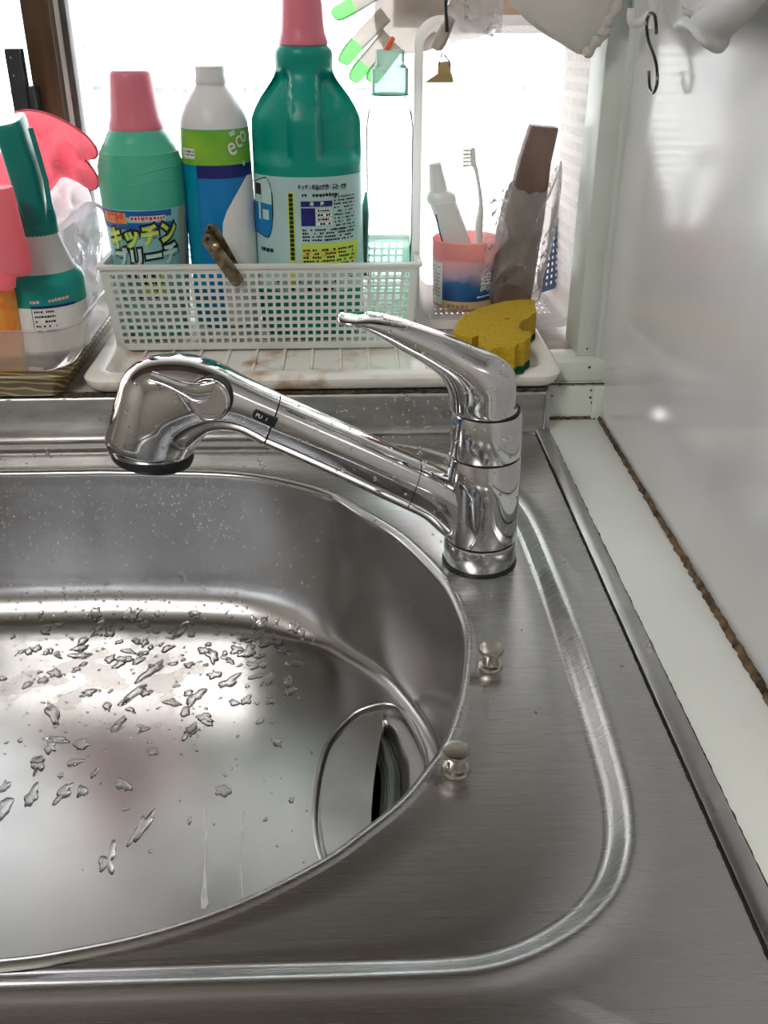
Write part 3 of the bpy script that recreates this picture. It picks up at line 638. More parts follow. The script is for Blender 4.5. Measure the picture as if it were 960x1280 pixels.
# spray bottle
SBY = 0.872
p = PY(66, 395, SBY); sbx = p.x-0.0035; mp_ = MPP(p)
sb = thing('spray_bottle', 'trigger spray bottle with a teal head and white neck in the tub', 'spray bottle', (sbx, SBY, 0.062))
def zz(py, px=60, y=SBY): return PY(px, py, y).z
TEALP = M('teal_trigger_plastic', (0.0,0.22,0.19), 0.3, var=0.08, vscale=30)
SBR = 0.0362; sc_ = (sbx, SBY, 0)
obj('bottle', lathe([(0.030,0.0625),(0.0335,0.0645),(0.0346,0.085),(SBR,0.100),(SBR,zz(352)-0.006),(0.0362,zz(347)),(0.0335,zz(338))], sc_, 48), WHITEB, sb)
obj('shoulder_band', lathe([(SBR+0.0002,zz(372)),(SBR+0.0003,zz(352)-0.006),(0.0366,zz(347)),(0.0345,zz(339)),(0.031,zz(334))], sc_, 48, cap0=False), I_TEAL, sb)
obj('neck', lathe([(0.0315,zz(341)),(0.0312,zz(336)),(0.0285,zz(328)),(0.0245,zz(312)),(0.0215,zz(300)),(0.0200,zz(288)),(0.0195,zz(280))], sc_, 48), WHITEB, sb)
col = []
for z, r in ((zz(292),0.0196),(zz(290),0.0206),(zz(272),0.0206),(zz(262),0.0196),(zz(252),0.0180)):
    col.append([Vector((sbx+(r-0.0005*(i % 2))*math.cos(2*math.pi*i/72), SBY+(r-0.0005*(i % 2))*math.sin(2*math.pi*i/72), z)) for i in range(72)])
obj('collar', loft(col), TEALP, sb)
SH = SBY-0.012
hp = [((47,276),.0085,.0075),((42,258),.0105,.010),((35,232),.0115,.012),((28,205),.0120,.014),((20,178),.0118,.015),((14,156),.0115,.015),((12,149),.0105,.014)]
obj('trigger_head', loft(smooth_rings([sring(PY(*q, SH), Vector((w_,0,0.002)), Vector((0,d,0.003)), 3.6, 28) for q, w_, d in hp], 3)), TEALP, sb)
rg = [((36,268),.0025),((54,262),.0026),((48,225),.0026),((38,190),.0025),((29,160),.002)]
obj('trigger_edge', tube([PY(x+9 if i else x+16, y, SH-0.009) for i, ((x, y), r) in enumerate(rg)][1:], 0.0022, 8), TEALP, sb)
Rb = SBR
def onb(o_name, vf, mat, eps, parent): return obj(o_name, wrap(vf, sbx, SBY, Rb, eps), mat, parent, smooth=True, ang=80)
rnd = random.Random(3)
lab = onb('label', rectuv(-0.052, 0.050, 0.068, zz(372), 40), I_WHITE, 0.0003, sb)
uu = lambda px: math.asin(max(-0.98, min(0.98, ((px-66)*mp_)/Rb)))*Rb
vz = lambda px, py: PY(px, py, SBY-Rb*math.cos(math.asin(max(-0.98, min(0.98, ((px-66)*mp_)/Rb))))).z
sp_ = ([], [])
for k in range(3): sp_ = join(sp_, place(([Vector((0.0055*math.cos(t*math.pi/8), 0.0038*math.sin(t*math.pi/8), 0)) for t in range(16)]+[Vector((0.004*math.cos(t*math.pi/8), 0.0025*math.sin(t*math.pi/8), 0)) for t in range(16)], [(t, (t+1) % 16, 16+(t+1) % 16, 16+t) for t in range(16)]), uu(30), vz(30, 366+k*12)))
onb('print_red', join(sp_, *[dashes(uu(36), uu(46), vz(40, 369+k*11), 0.0016, rnd) for k in range(4)], *[place(dashes(0, 0.034, 0, 0.003, rnd, 0.9), uu(62), vz(64, 378), rot=0.05)]), I_PINK, 0.0007, lab)
onb('print_navy', rectuv(uu(62), uu(108), vz(64,386), vz(64,386)+0.0022, 8), I_NAVY, 0.0007, lab)
onb('print_black', join(rectuv(uu(62), uu(62)+0.0004, vz(62,412), vz(62,386), 1), *[dashes(uu(65), uu(88), vz(66,390+k*6), 0.0020, rnd, 0.7) for k in range(5)]), INK, 0.0007, lab)
onb('print_blue', place(([Vector((0.005*math.cos(t*math.pi/8), 0.0045*math.sin(t*math.pi/8), 0)) for t in range(16)], [tuple(range(16))]), uu(34), vz(34, 397)), I_AZURE, 0.0007, lab)

# pink rubber glove draped over the tub behind the spray bottle
PINK = M('pink_rubber', (1.0,0.40,0.47), 0.4, var=0.10, vscale=25, transl=0.6)
gl = thing('rubber_glove', 'bright pink rubber glove hung over the tub with its cuff flared', 'glove', (-0.32, 0.93, 0.13))
GY0 = 0.945
def gp(pts, y): return [PY(x, yv, y) for x, yv in pts]
obj('cuff', pillow(gp([(15,146),(30,138),(58,142),(88,156),(110,172),(121,188),(119,197),(106,198),(112,206),(121,220),(122,233),(114,237),(98,228),(78,222),(62,240),(44,250),(28,238),(12,200)], GY0), 0.012, 14, 120, 0.020, 4, 75), PINK, gl)
obj('cuff_rim', tube(spline(gp([(15,146),(30,138),(58,142),(88,156),(110,172),(121,188),(119,197),(107,199),(112,206),(121,220),(122,233),(114,237)], GY0), 5), 0.0011, 8), M('pink_rim', (0.70,0.07,0.16), 0.4, var=0.1, transl=0.2), gl)
obj('hand', pillow(gp([(-60,190),(-20,175),(12,205),(26,240),(20,290),(5,300),(-40,300),(-75,250)], GY0-0.008), 0.015, 8, 60, 0.008, 9, 50), PINK, gl)
obj('finger', tube(spline(gp([(-4,235),(6,275),(14,305),(20,332),(21,345)], GY0-0.128), 6), [0.0125]*18+[0.0118]*3+[0.0105,0.0085,0.005,0.0015], 18), PINK, gl)
obj('finger', tube(spline(gp([(-14,235),(-8,280),(-3,320),(0,350),(0,362)], GY0-0.118), 6), [0.0135]*18+[0.0128]*3+[0.0115,0.0092,0.005,0.0015], 18), PINK, gl)
# orange packet at the frame's edge, inside the tub
ORP = M('orange_packet_film', (0.85,0.25,0.04), 0.25, var=0.8, vscale=55, col2=(0.92,0.55,0.12), bump=0.4, bscale=70)
tag(obj('snack_packet', pillow(gp([(-75,345),(-40,338),(0,345),(18,362),(24,400),(30,440),(22,452),(-30,456),(-75,450)], 0.838), 0.012, 8, 64, 0.006, 3, 80), ORP), 'orange printed film packet standing in the tub', 'packet')
# white paper towel bundle and clear bag behind
tag(obj('paper_towel', pillow(gp([(58,232),(75,220),(98,226),(112,240),(114,262),(100,275),(80,285),(66,300),(52,280),(50,250)], 0.984), 0.022, 12, 90, 0.022, 21, 110), M('white_paper', (0.93,0.91,0.92), 0.8, var=0.06, vscale=120, bump=0.8, bscale=200, transl=0.85)), 'crumpled white paper towel behind the pink glove cuff', 'paper towel')
BAGM = CLEAR('bag_film', (0.95,0.96,0.98), 0.30, 0.10, (0.90,0.90,0.94), 1.0, 110, 1.3)
tag(obj('plastic_bag', pillow(gp([(70,290),(90,262),(112,252),(130,262),(128,300),(124,340),(118,385),(95,392),(75,360)], 0.975), 0.022, 8, 64, 0.02, 5, 70), BAGM), 'crumpled clear plastic bag behind the tub', 'plastic bag')
# film hanging along the sash
tag(obj('window_film', sheet((PY(92,0,GY-0.012), PY(118,0,GY-0.012), PY(136,235,GY-0.012), PY(116,240,GY-0.012)), 10, 60, 0.006, 3, 55, edge=0.006), CLEAR('film_by_sash', (0.85,0.87,0.92), 0.92, 0.12, (0.42,0.44,0.54), 0.3, 90, 1.1, 90)), 'crumpled clear film hanging along the window sash', 'plastic film')

# --- long white basket
BF, BB = 0.895, 1.005                      # bottom front and back
bx0, bx1 = -0.222, 0.0592; tx0, tx1 = -0.2275, 0.0645; BZ0 = 0.0510
BTF = 0.8875; BZ1 = PY(330, 331, BTF).z; BTB = 1.010
bk = thing('storage_basket', 'long white plastic lattice basket holding the cleaning bottles', 'basket', (-0.08, 0.95, BZ0))
TH = 0.0016
def quad(a, b, c, d): return [Vector(q) for q in (a, b, c, d)]
obj('front_panel', lattice((bx0,BF,BZ0),(bx1,BF,BZ0),(tx1,BTF,BZ1-0.002),(tx0,BTF,BZ1-0.002), 37, 10, 0.64, 0.62, 0.022, 0.055, TH), BASKW, bk, smooth=False)
obj('back_panel', lattice((bx0,BB,BZ0),(bx1,BB,BZ0),(tx1,BTB,BZ1-0.002),(tx0,BTB,BZ1-0.002), 37, 10, 0.64, 0.62, 0.022, 0.055, TH), BASKW, bk, smooth=False)
obj('side_panel', lattice((bx0,BF,BZ0),(bx0,BB,BZ0),(tx0,BTB,BZ1-0.002),(tx0,BTF,BZ1-0.002), 14, 10, 0.64, 0.62, 0.04, 0.055, TH), BASKW, bk, smooth=False)
obj('side_panel', lattice((bx1,BF,BZ0),(bx1,BB,BZ0),(tx1,BTB,BZ1-0.002),(tx1,BTF,BZ1-0.002), 14, 10, 0.64, 0.62, 0.04, 0.055, -TH), BASKW, bk, smooth=False)
obj('bottom_panel', lattice((bx0,BF,BZ0),(bx1,BF,BZ0),(bx1,BB,BZ0),(bx0,BB,BZ0), 37, 14, 0.6, 0.6, 0.02, 0.03, TH), BASKW, bk, smooth=False)
obj('base_rim', loft([rrect(bx0-0.0016,bx1+0.0016,BF-0.0016,BB+0.0016,0.004,BZ0-0.001), rrect(bx0-0.002,bx1+0.002,BF-0.002,BB+0.002,0.004,BZ0+0.003), rrect(bx0+0.001,bx1-0.001,BF+0.001,BB-0.001,0.003,BZ0+0.003), rrect(bx0+0.001,bx1-0.001,BF+0.001,BB-0.001,0.003,BZ0-0.001), rrect(bx0-0.0016,bx1+0.0016,BF-0.0016,BB+0.0016,0.004,BZ0-0.001)], False, False), BASKW, bk)
obj('top_rim', loft([rrect(tx0+d,tx1-d,BTF+d,BTB-d,0.006,BZ1+z) for d, z in ((-0.0005,-0.0035),(-0.0034,-0.0028),(-0.0036,0.0),(-0.0022,0.0008),(0.0018,0.0008),(0.0020,-0.003),(-0.0005,-0.0035))], False, False), BASKW, bk)
BIN = BZ0+TH+0.0004                        # where things in the basket stand

# --- bottles in the basket
def lathe_px(prof, y, pxc, K=48, sy=1.0, n=2.0, **k):
    """prof: (photo row, half width in pixels) along a vertical axis at depth y through column pxc of the last row"""
    P = PY(pxc, prof[-1][0], y); ax = P.x; out = []
    for py, hw in prof:
        q = PY(pxc, py, y); q.x = ax; out.append((hw*MPP(q), q.z))
    return out, ax
# small bleach bottle
Y1 = 0.940; rows = [(86,24),(88,25.5),(158,33)]
b1x = PY(181, 250, Y1).x
def zr(py, hw, y, px): q = PY(px, py, y); return hw*MPP(q), q.z
b1 = thing('bleach_bottle', 'pale green bleach bottle with a tapered pink cap and blue label', 'bottle', (b1x, Y1, BIN))
body = [(0.0285, BIN), (0.0308, BIN+0.003), (0.0320, 0.075)]+[zr(a, h, Y1, 180) for a, h in ((325,46.5),(262,51),(252,52.5),(240,53.2),(222,53.6),(205,52.5),(193,49.5),(188,48.8),(186,46.5),(180,44.5),(178,42.6),(172,40),(166,37),(160,33))]
for i in range(len(body)):                                            # moulded rings on the shoulder stay visible as small steps
    body[i] = (body[i][0], body[i][1])
obj('body', lathe(body, (b1x, Y1, 0), 64), GREENB, b1)
ripples = []
for k, (z0, dr) in enumerate(((zr(200,1,Y1,180)[1],0.0),(zr(213,1,Y1,180)[1],0.0006),(zr(228,1,Y1,180)[1],0.0008))):
    path = [Vector((b1x+(0.0402+dr*0)*math.sin(t), Y1-(0.0402)*math.cos(t), z0+0.010*abs(math.sin(t*1.1+k*0.5))-0.004)) for t in [(-80+160*i/40)*math.pi/180 for i in range(41)]]
    fr_ = interp([(z, r) for r, z in body]); path = [Vector((b1x+(fr_(p.z)-0.0004)*math.sin(t), Y1-(fr_(p.z)-0.0004)*math.cos(t), p.z)) for p, t in zip(path, [(-80+160*i/40)*math.pi/180 for i in range(41)])]
    obj('moulded_ridge', tube(path, 0.0007, 8), GREENB, b1)
cap = [zr(a, h, Y1, 172) for a, h in ((163,33.5),(159,34),(154,33),(146,30.5),(125,28.5),(100,26.5),(92,25.6),(89,24.2),(87.5,21))]
cp = obj('cap', lathe(cap, (b1x, Y1, 0), 56), PINKCAP, b1)
obj('cap_dimple', lathe([(0.0016, cap[-1][1]-0.0002), (0.0014, cap[-1][1]+0.0003)], (b1x, Y1, 0), 14), I_RED, cp)
R1 = interp([(z, r) for r, z in body]); Rm1 = 0.0405
def on1(nm, vf, mat, eps, parent, sm=True): return obj(nm, wrap(vf, b1x, Y1, lambda z: Rm1 if z is None else R1(z), eps), mat, parent, smooth=sm, ang=80)
mp1 = MPP(PY(181, 290, Y1-Rm1))
def u1(px): return math.asin(max(-0.985, min(0.985, (px-184)*mp1/Rm1)))*Rm1
def v1(py, px=184): a = u1(px)/Rm1; return PY(px, py, Y1-Rm1*math.cos(a)).z
lb = on1('label', rectuv(-0.058, 0.062, 0.068, v1(263), 48, 6), I_SKY, 0.0003, b1)
on1('label_blue', rectuv(-0.056, u1(224), v1(288), v1(264.5), 40, 2), I_BLUE, 0.0005, lb)
on1('label_gold_edge', rectuv(u1(232), u1(236), 0.07, v1(263), 2, 6), I_TAN, 0.0005, lb)
bx_u0, bx_u1 = u1(137), u1(168)
on1('tag_print', rectuv(bx_u0, bx_u1, v1(281), v1(267), 8), I_ORANGE, 0.0007, lb)
on1('tag_lettering', place(text_mesh('除菌', 0.0105, 0.0003), (bx_u0+bx_u1)/2+0.002, v1(274)), I_RED, 0.0009, lb)
on1('red_strip', join(rectuv(u1(173), u1(217), v1(277), v1(271), 8)), I_WHITE, 0.0007, lb)
on1('red_strip_print', dashes(u1(174), u1(216), v1(274), 0.0034, rnd, 0.9), I_RED, 0.0009, lb)
for body_, size, uc, vc, mat, nm in (('キッチン', 0.0175, u1(184), v1(298), I_YG, 'title_lettering'), ('ブリーチ', 0.0168, u1(187), v1(325), I_PALE, 'name_lettering')):
    for off, eps, mt, n2 in ((0.0026, 0.0009, INK, nm+'_outline'), (0.0008, 0.0014, mat, nm)):
        on1(n2, place(text_mesh(body_, size, off), uc, vc, 1.04, 1.18, 0, 0.10), mt, eps, lb)
on1('lower_print', join(*[dashes(u1(150+13*(k % 3)), u1(205+8*(k % 2)), v1(346+k*9), 0.0050, rnd, 0.6) for k in range(4)]), INK, 0.0008, lb)
on1('lower_green_patch', rectuv(u1(178), u1(214), v1(372), v1(342), 10), I_YG, 0.0006, lb)

# white eco bottle
Y2 = 0.945; b2x = PY(271, 200, Y2).x
b2 = thing('detergent_bottle', 'slim white bottle with a green eco band and blue label', 'bottle', (b2x, Y2, BIN))
body2 = [(0.028, BIN), (0.0305, BIN+0.003), (0.0312, 0.08)]+[zr(a, h, Y2, 270) for a, h in ((300,41.5),(220,42),(165,42.3),(152,41.5),(142,39),(130,34),(120,28.5),(112,22.5),(106,18.8),(103,18))]
obj('body', lathe(body2, (b2x, Y2, 0), 56), WHITEB, b2)
cap2 = [zr(a, h, Y2, 264) for a, h in ((105,19.2),(103,19.6),(99,19.4),(97,18.6),(85,18.4),(82.5,17.8),(81.5,15))]
obj('cap', lathe(cap2, (b2x, Y2, 0), 40), WHITEB, b2)
R2 = interp([(z, r) for r, z in body2]); Rm2 = 0.0330
def on2(nm, vf, mat, eps, parent): return obj(nm, wrap(vf, b2x, Y2, lambda z: Rm2 if z is None else R2(z), eps), mat, parent, ang=80)
mp2 = MPP(PY(271, 200, Y2-Rm2))
def u2(px): return math.asin(max(-0.985, min(0.985, (px-271)*mp2/Rm2)))*Rm2
def v2(py): return PY(271, py, Y2-Rm2).z
lb2 = on2('label', rectuv(-0.051, 0.051, 0.064, v2(163), 44, 8), I_AZURE, 0.0003, b2)
on2('green_band', rectuv(-0.050, 0.051, v2(208), v2(163.5), 44, 4), I_GREEN, 0.0005, lb2)
on2('navy_band', rectuv(u2(249), 0.051, v2(224), v2(207.5), 30, 2), I_NAVY, 0.0006, lb2)
wsw = [(u2(312), v2(222)), (0.05, v2(222)), (0.05, 0.064), (u2(277), 0.064), (u2(277), v2(283)), (u2(281), v2(270)), (u2(290), v2(255)), (u2(300), v2(240))]
cols = []; nA = 14
for i in range(nA+1):                                                # white swoosh as strips that follow the curve
    z = 0.066+(v2(223)-0.066)*i/nA; left = interp([(0.064, u2(277)), (v2(285), u2(277)), (v2(272), u2(280)), (v2(257), u2(289)), (v2(240), u2(300)), (v2(223), u2(311))])(z); cols.append((left, z))
Vw = []; Fw = []
for l, z in cols:
    for k in range(9): Vw.append(Vector((l+(0.05-l)*k/8, z, 0)))
for i in range(nA):
    for k in range(8): q = i*9+k; Fw.append((q, q+1, q+10, q+9))
on2('white_swoosh', (Vw, Fw), I_WHITE, 0.0011, lb2)
on2('white_tab', rectuv(u2(231), u2(248), v2(200), v2(187), 6), I_WHITE, 0.0008, lb2)
on2('tab_print', join(dashes(u2(233), u2(247), v2(191), 0.0018, rnd), dashes(u2(233), u2(247), v2(195), 0.0014, rnd)), INK, 0.0010, lb2)
on2('side_stripe', rectuv(u2(231.5), u2(248), 0.066, v2(212), 6, 3), ink('ink_turquoise', (0.0,0.27,0.42)), 0.0006, lb2)
on2('eco_lettering', join(place(text_mesh('e', 0.0200, 0.0002), u2(296), v2(185), 0.95, 1.15, 0.3), place(text_mesh('c', 0.0190, 0.0001), u2(304.5), v2(177), 0.95, 1.15, 0.3), place(text_mesh('o', 0.0180, 0.0001), u2(310), v2(171), 0.95, 1.15, 0.3)), I_WHITE, 0.0010, lb2)
on2('small_print', place(rectuv(-0.003,0.003,-0.002,0.002,2), u2(298), v2(168), rot=0.3), I_PALE, 0.0010, lb2)
on2('band_print', place(rectuv(-0.002,0.002,-0.002,0.002,2), u2(309), v2(207), rot=0.8), I_PALE, 0.0010, lb2)

# big bleach bottle with moulded grip
Y3 = 0.950; b3x = PY(384, 200, Y3).x
b3 = thing('large_bleach_bottle', 'large teal bleach bottle with moulded grip hollows and a pink cap', 'bottle', (b3x, Y3, BIN))
tab3 = [(zr(a, h, Y3, 383)[1], zr(a, h, Y3, 383)[0]) for a, h in ((320,66),(230,67),(200,67.6),(170,68),(148,68),(135,63),(122,56),(112,49),(102,42),(94,37.5),(88,36),(80,36),(70,36.5),(63,35.5),(58,32.5),(54,28),(50,26))]
r3 = interp([(BIN, 0.046), (BIN+0.004, 0.0505), (0.08, 0.0515)]+tab3)
z3a, z3b = BIN, zr(50, 1, Y3, 383)[1]; dep3 = interp([(0.06,0.82),(0.2,0.82),(0.29,0.9),(0.33,1.0)])
zt, zb = zr(92, 1, Y3-0.04, 383)[1], zr(207, 1, Y3-0.04, 383)[1]
rings = []
for i in range(91):
    z = z3a+(z3b-z3a)*i/90; r = r3(z); row = []
    for k in range(96):
        t = 2*math.pi*k/96; x = r*math.sin(t); y = -r*dep3(z)*math.cos(t)
        if y < 0.2*r:                                              # two grip hollows on the near and far face, a ridge between them
            ax_ = abs(x); inside = ss(0.0105, 0.0155, ax_)*ss(zb-0.002, zb+0.010, z)*(1-ss(zt-0.008, zt+0.004, z))
            y += inside*0.017*min(1, abs(math.cos(t))*2.2)
        row.append(Vector((b3x+x, Y3+y, z)))
    rings.append(row)
obj('body', loft(rings), TEALB, b3)
cap3 = [zr(a, h, Y3, 383) for a, h in ((57,29.5),(55,31),(50,30.6),(42,28),(30,26.6),(0,25),(-40,23.5),(-46,21.5),(-48,18))]
obj('cap', lathe(cap3, (b3x, Y3, 0), 48), PINKCAP, b3)
obj('neck_gap', lathe([(zr(58,28.5,Y3,383)), (zr(55,28.5,Y3,383))], (b3x, Y3, 0), 48), SEAM, b3)
Rm3 = 0.0525
def on3(nm, vf, mat, eps, parent):
    out_ = []
    for p in vf[0]:
        t = p.x/Rm3; r = r3(p.y); d = dep3(p.y)
        out_.append(Vector((b3x+(r+eps)*math.sin(t), Y3-(r*d+eps)*math.cos(t), p.y)))
    return obj(nm, (out_, vf[1]), mat, parent, ang=80)
mp3 = MPP(PY(384, 260, Y3-0.04))
def u3(px): return math.asin(max(-0.985, min(0.985, (px-384)*mp3/Rm3)))*Rm3
def v3(py, px=384): a = u3(px)/Rm3; return PY(px, py, Y3-Rm3*0.82*math.cos(a)).z
lb3 = on3('label', rectuv(-0.080, 0.078, 0.10, v3(222), 60, 6), I_LABEL, 0.0004, b3)
def colstrip(p0, p1, top, bot, n=10):
    V, F = [], []
    for k in range(n+1):
        px = p0+(p1-p0)*k/n; a_, b_ = v3(top(px), px), v3(bot(px), px)
        for m in range(5): V.append(Vector((u3(px), a_+(b_-a_)*m/4, 0)))
    for k in range(n):
        for m in range(4): q = k*5+m; F.append((q, q+5, q+6, q+1))
    return V, F
btop, bbot = interp([(314,226),(330,221),(334,222),(338,232),(340,244)]), interp([(314,288),(326,296),(332,298),(337,290),(340,270)])
on3('badge_edge', colstrip(314.5, 340.2, btop, bbot), INK, 0.0007, lb3)
on3('badge_white', colstrip(314.5, 338.8, lambda x: btop(x)+1.5, lambda x: bbot(x)-2), I_PALE, 0.0010, lb3)
on3('badge_blue', colstrip(314.5, 338.8, lambda x: max(btop(x)+2, 250+0.25*(x-314)), lambda x: bbot(x)-2), I_AZURE, 0.0013, lb3)
on3('badge_lettering', join(place(rectuv(-0.0045,0.0045,-0.0045,0.0045,2), u3(331), v3(268,331)), place(rectuv(-0.002,0.002,-0.011,0.011,1), u3(323), v3(258,323))), I_PALE, 0.0017, lb3)
on3('badge_dark_lettering', place(rectuv(-0.006,0.006,-0.006,0.004,2), u3(321), v3(234,321)), INK, 0.0014, lb3)
on3('badge_caption', dashes(u3(322), u3(338), v3(312, 330), 0.0045, rnd, 0.8), INK, 0.0009, lb3)
on3('strip_yellow', rectuv(u3(359), u3(368), 0.104, v3(241), 2), I_YG, 0.0007, lb3)
on3('strip_print', join(*[place(rectuv(-0.0020,0.0020,-0.0017,0.0017,1), u3(363.5), v3(245+k*5.6)) for k in range(15)]), INK, 0.0009, lb3)
on3('top_line', place(text_mesh('キッチン用品の除菌・漂白・除臭', 0.0040, 0.00012), u3(406), v3(235,400), 0.82, 1.25, 0, -0.02), INK, 0.0008, lb3)
on3('table_head', rectuv(u3(376), u3(416), v3(259), v3(252), 6), I_NAVY, 0.0007, lb3)
on3('table_side', rectuv(u3(376), u3(394), v3(283), v3(260.5), 4), I_NAVY, 0.0007, lb3)
on3('table_head_lettering', join(place(text_mesh('用', 0.0038, 0.0001), u3(390), v3(255.5)), place(text_mesh('途', 0.0038, 0.0001), u3(403), v3(255.5))), I_WHITE, 0.0010, lb3)
on3('table_rows', join(*[rectuv(u3(394.5), u3(415), v3(266+k*5.5), v3(262+k*5.5), 4) for k in range(4)]), I_WHITE, 0.0007, lb3)
on3('table_print', join(*[dashes(u3(397), u3(413), v3(264+k*5.5), 0.0022, rnd, 0.8) for k in range(4)], *[dashes(u3(418), u3(444), v3(245+k*4.4, 430), 0.0018, rnd, 0.6) for k in range(10)], *[dashes(u3(377), u3(444), v3(287+k*4.2, 410), 0.0020, rnd, 0.6) for k in range(4)], dashes(u3(378), u3(424), v3(244.5), 0.0030, rnd, 0.8)), INK, 0.0009, lb3)
on3('yellow_block', rectuv(u3(375), u3(447), v3(331), v3(305), 14, 2), I_YG, 0.0007, lb3)
on3('yellow_print', join(*[dashes(u3(377), u3(442), v3(312+k*4.6, 410), 0.0022, rnd, 0.65) for k in range(5)]), INK, 0.0010, lb3)
on3('orange_print', join(*[dashes(u3(377), u3(425), v3(314.3+k*4.6, 410), 0.0016, rnd, 0.7) for k in range(2)]), I_ORANGE, 0.0011, lb3)
on3('lower_print', join(dashes(u3(330), u3(440), v3(352,400), 0.004, rnd, 0.5), dashes(u3(330), u3(440), v3(361,400), 0.004, rnd, 0.5)), INK, 0.0009, lb3)

# flat sachet beside the big bottle
tag(obj('refill_sachet', join(loft([[PY(x, y, 0.968+dy) for x, y, dy in r] for r in (
    [(445,345,-0.004),(459,345,-0.02),(460,345,-0.012),(447,345,0.004)], [(447,300,-0.004),(460,305,-0.02),(461,303,-0.012),(449,300,0.004)],
    [(451,265,-0.004),(461,268,-0.014),(462,266,-0.009),(453,265,0.002)], [(456,240,-0.003),(459,240,-0.006),(459.5,239,-0.004),(457,240,0.001)])])), M('sachet_film', (0.42,0.60,0.58), 0.25, var=0.3, vscale=70)), 'thin pale green sachet standing beside the large bleach bottle', 'sachet')
# clear bottle with pale green pump collar at the basket's right end
Y4 = 0.962; b4x = PY(487, 260, Y4).x
GLB = CLEAR('clear_bottle_plastic', (0.95,0.985,0.975), 0.04, 0.05, (0.8,0.95,0.92), ior=1.07)
b4 = thing('clear_bottle', 'clear soap bottle with a milky green neck collar and orange tip', 'bottle', (b4x, Y4, BIN))
m4 = MPP(Vector((b4x, Y4, 0.15)))
obj('body', lathe([(0.020,BIN),(0.0222,BIN+0.004),(0.0225,zz(300,487,Y4)),(0.0225,zz(160,490,Y4)),(0.0205,zz(140,490,Y4)),(0.0150,zz(126,492,Y4)),(0.0147,zz(118,492,Y4))], (b4x, Y4, 0), 40), GLB, b4)
obj('liquid', lathe([(0.0195,BIN+0.002),(0.0212,BIN+0.006),(0.0213,zz(306,487,Y4)),(0.0210,zz(305,487,Y4))], (b4x, Y4, 0), 40), CLEAR('pale_green_soap', (0.82,0.97,0.92), 0.06, 0.1, (0.6,0.92,0.84), ior=1.05), b4)
MILK = CLEAR('milky_green_collar', (0.70,0.86,0.79), 0.50, 0.12, (0.58,0.76,0.69))
obj('collar', lathe([(0.0165,zz(118,492,Y4)),(0.0170,zz(114,492,Y4)),(0.0170,zz(86,494,Y4)),(0.0150,zz(83,494,Y4)),(0.0135,zz(80,494,Y4)),(0.0133,zz(64,495,Y4)),(0.0120,zz(62,495,Y4))], (b4x, Y4, 0), 40), MILK, b4)
obj('neck_ring', lathe([(0.0152,zz(119,492,Y4)),(0.0178,zz(118.5,492,Y4)),(0.0178,zz(117,492,Y4)),(0.0150,zz(116.5,492,Y4))], (b4x, Y4, 0), 40), TEALB, b4)
obj('tip', xform(lathe([(0.0022,0),(0.0026,0.006),(0.0020,0.013)], K=12, n=3), Matrix.Translation((b4x-0.004, Y4, zz(63,495,Y4)))@Matrix.Rotation(0.6,4,'Y')), M('orange_tip', (0.9,0.16,0.06), 0.4, var=0.05, transl=0.2), b4)

# tarnished metal clip on the basket's front rim
BRASS = M('tarnished_metal', (0.42,0.36,0.24), 0.32, 1.0, var=0.6, vscale=150, col2=(0.14,0.11,0.06), bump=0.3, bscale=200)
cl_ = thing('metal_clip', 'tarnished metal clip of two hinged arms on the basket rim', 'clip', PY(280, 330, BTF-0.006))
def bar(px0, px1, y, w0, w1, th, dy=0.0):
    A, B = PY(*px0, y), PY(*px1, y+dy); d = (B-A).normalized(); s = d.cross(Vector((0,1,0))).normalized(); nrm = s.cross(d); outl_ = []
    L_ = (B-A).length
    for i in range(9): t = math.pi*(0.5+i/8); outl_.append(A+d*(w0*math.cos(t))+s*(w0*math.sin(t)))
    for i in range(9): t = math.pi*(-0.5+i/8); outl_.append(B+d*(w1*math.cos(t)*0.6)+s*(w1*math.sin(t)))
    return prism(outl_, nrm*th)
CY = BTF-0.0055
obj('front_arm', bar((261,301),(297,352),CY,0.0062,0.0062,0.0016), BRASS, cl_, ang=30)
obj('front_arm_ridge', bar((269,313),(296,350),CY-0.0008,0.0022,0.0024,0.0024), BRASS, cl_, ang=30)
obj('back_arm', bar((265,288),(292,336),CY+0.003,0.0060,0.0060,0.0016,0.012), BRASS, cl_, ang=30)
for q, yv in (((259,299),CY-0.0012),((262,285),CY+0.0018)): obj('rivet', alathe([(0.0016,-0.002),(0.0016,0.0012),(0.0010,0.0018)], PY(*q, yv), (0,-1,0.2), 12), M('dark_rivet', (0.05,0.045,0.04), 0.4, 0.9, var=0.3), cl_)
obj('hinge_pin', alathe([(0.0034,-0.004),(0.0034,0.0030),(0.0026,0.0034)], PY(270, 309, CY), (0,-1,0.2), 16), BRASS, cl_)

# --- tall milky basket standing on its end, open towards the room
tb = thing('tall_basket', 'tall milky plastic basket set on end beside the window jamb', 'basket', (0.145, 0.98, 0.05))
kx0, kx1, kz0, kz1, ky0, ky1 = 0.0625, 0.2290, 0.0585, 0.3330, 0.930, 1.035
def kr(d, y, r): return [Vector((p.x, y, p.y)) for p in rrect(kx0+d, kx1-d, kz0+d, kz1-d, r, 0, 8)]
obj('rim', loft([kr(d, y, r) for d, y, r in ((0.0,0.932,0.022),(-0.0018,0.9305,0.023),(-0.0018,0.9285,0.023),(0.0,0.9275,0.022),(0.0045,0.9275,0.019),(0.0060,0.9290,0.018),(0.0062,0.935,0.018),(0.0038,0.935,0.020),(0.0,0.932,0.022))], False, False), TALLW, tb)
rib_ = kr(0.004, 0.936, 0.020); 
def shear(p, u, v): return p
i0, i1 = 0.0050, 0.0135                   # wall inset at the rim and at the back
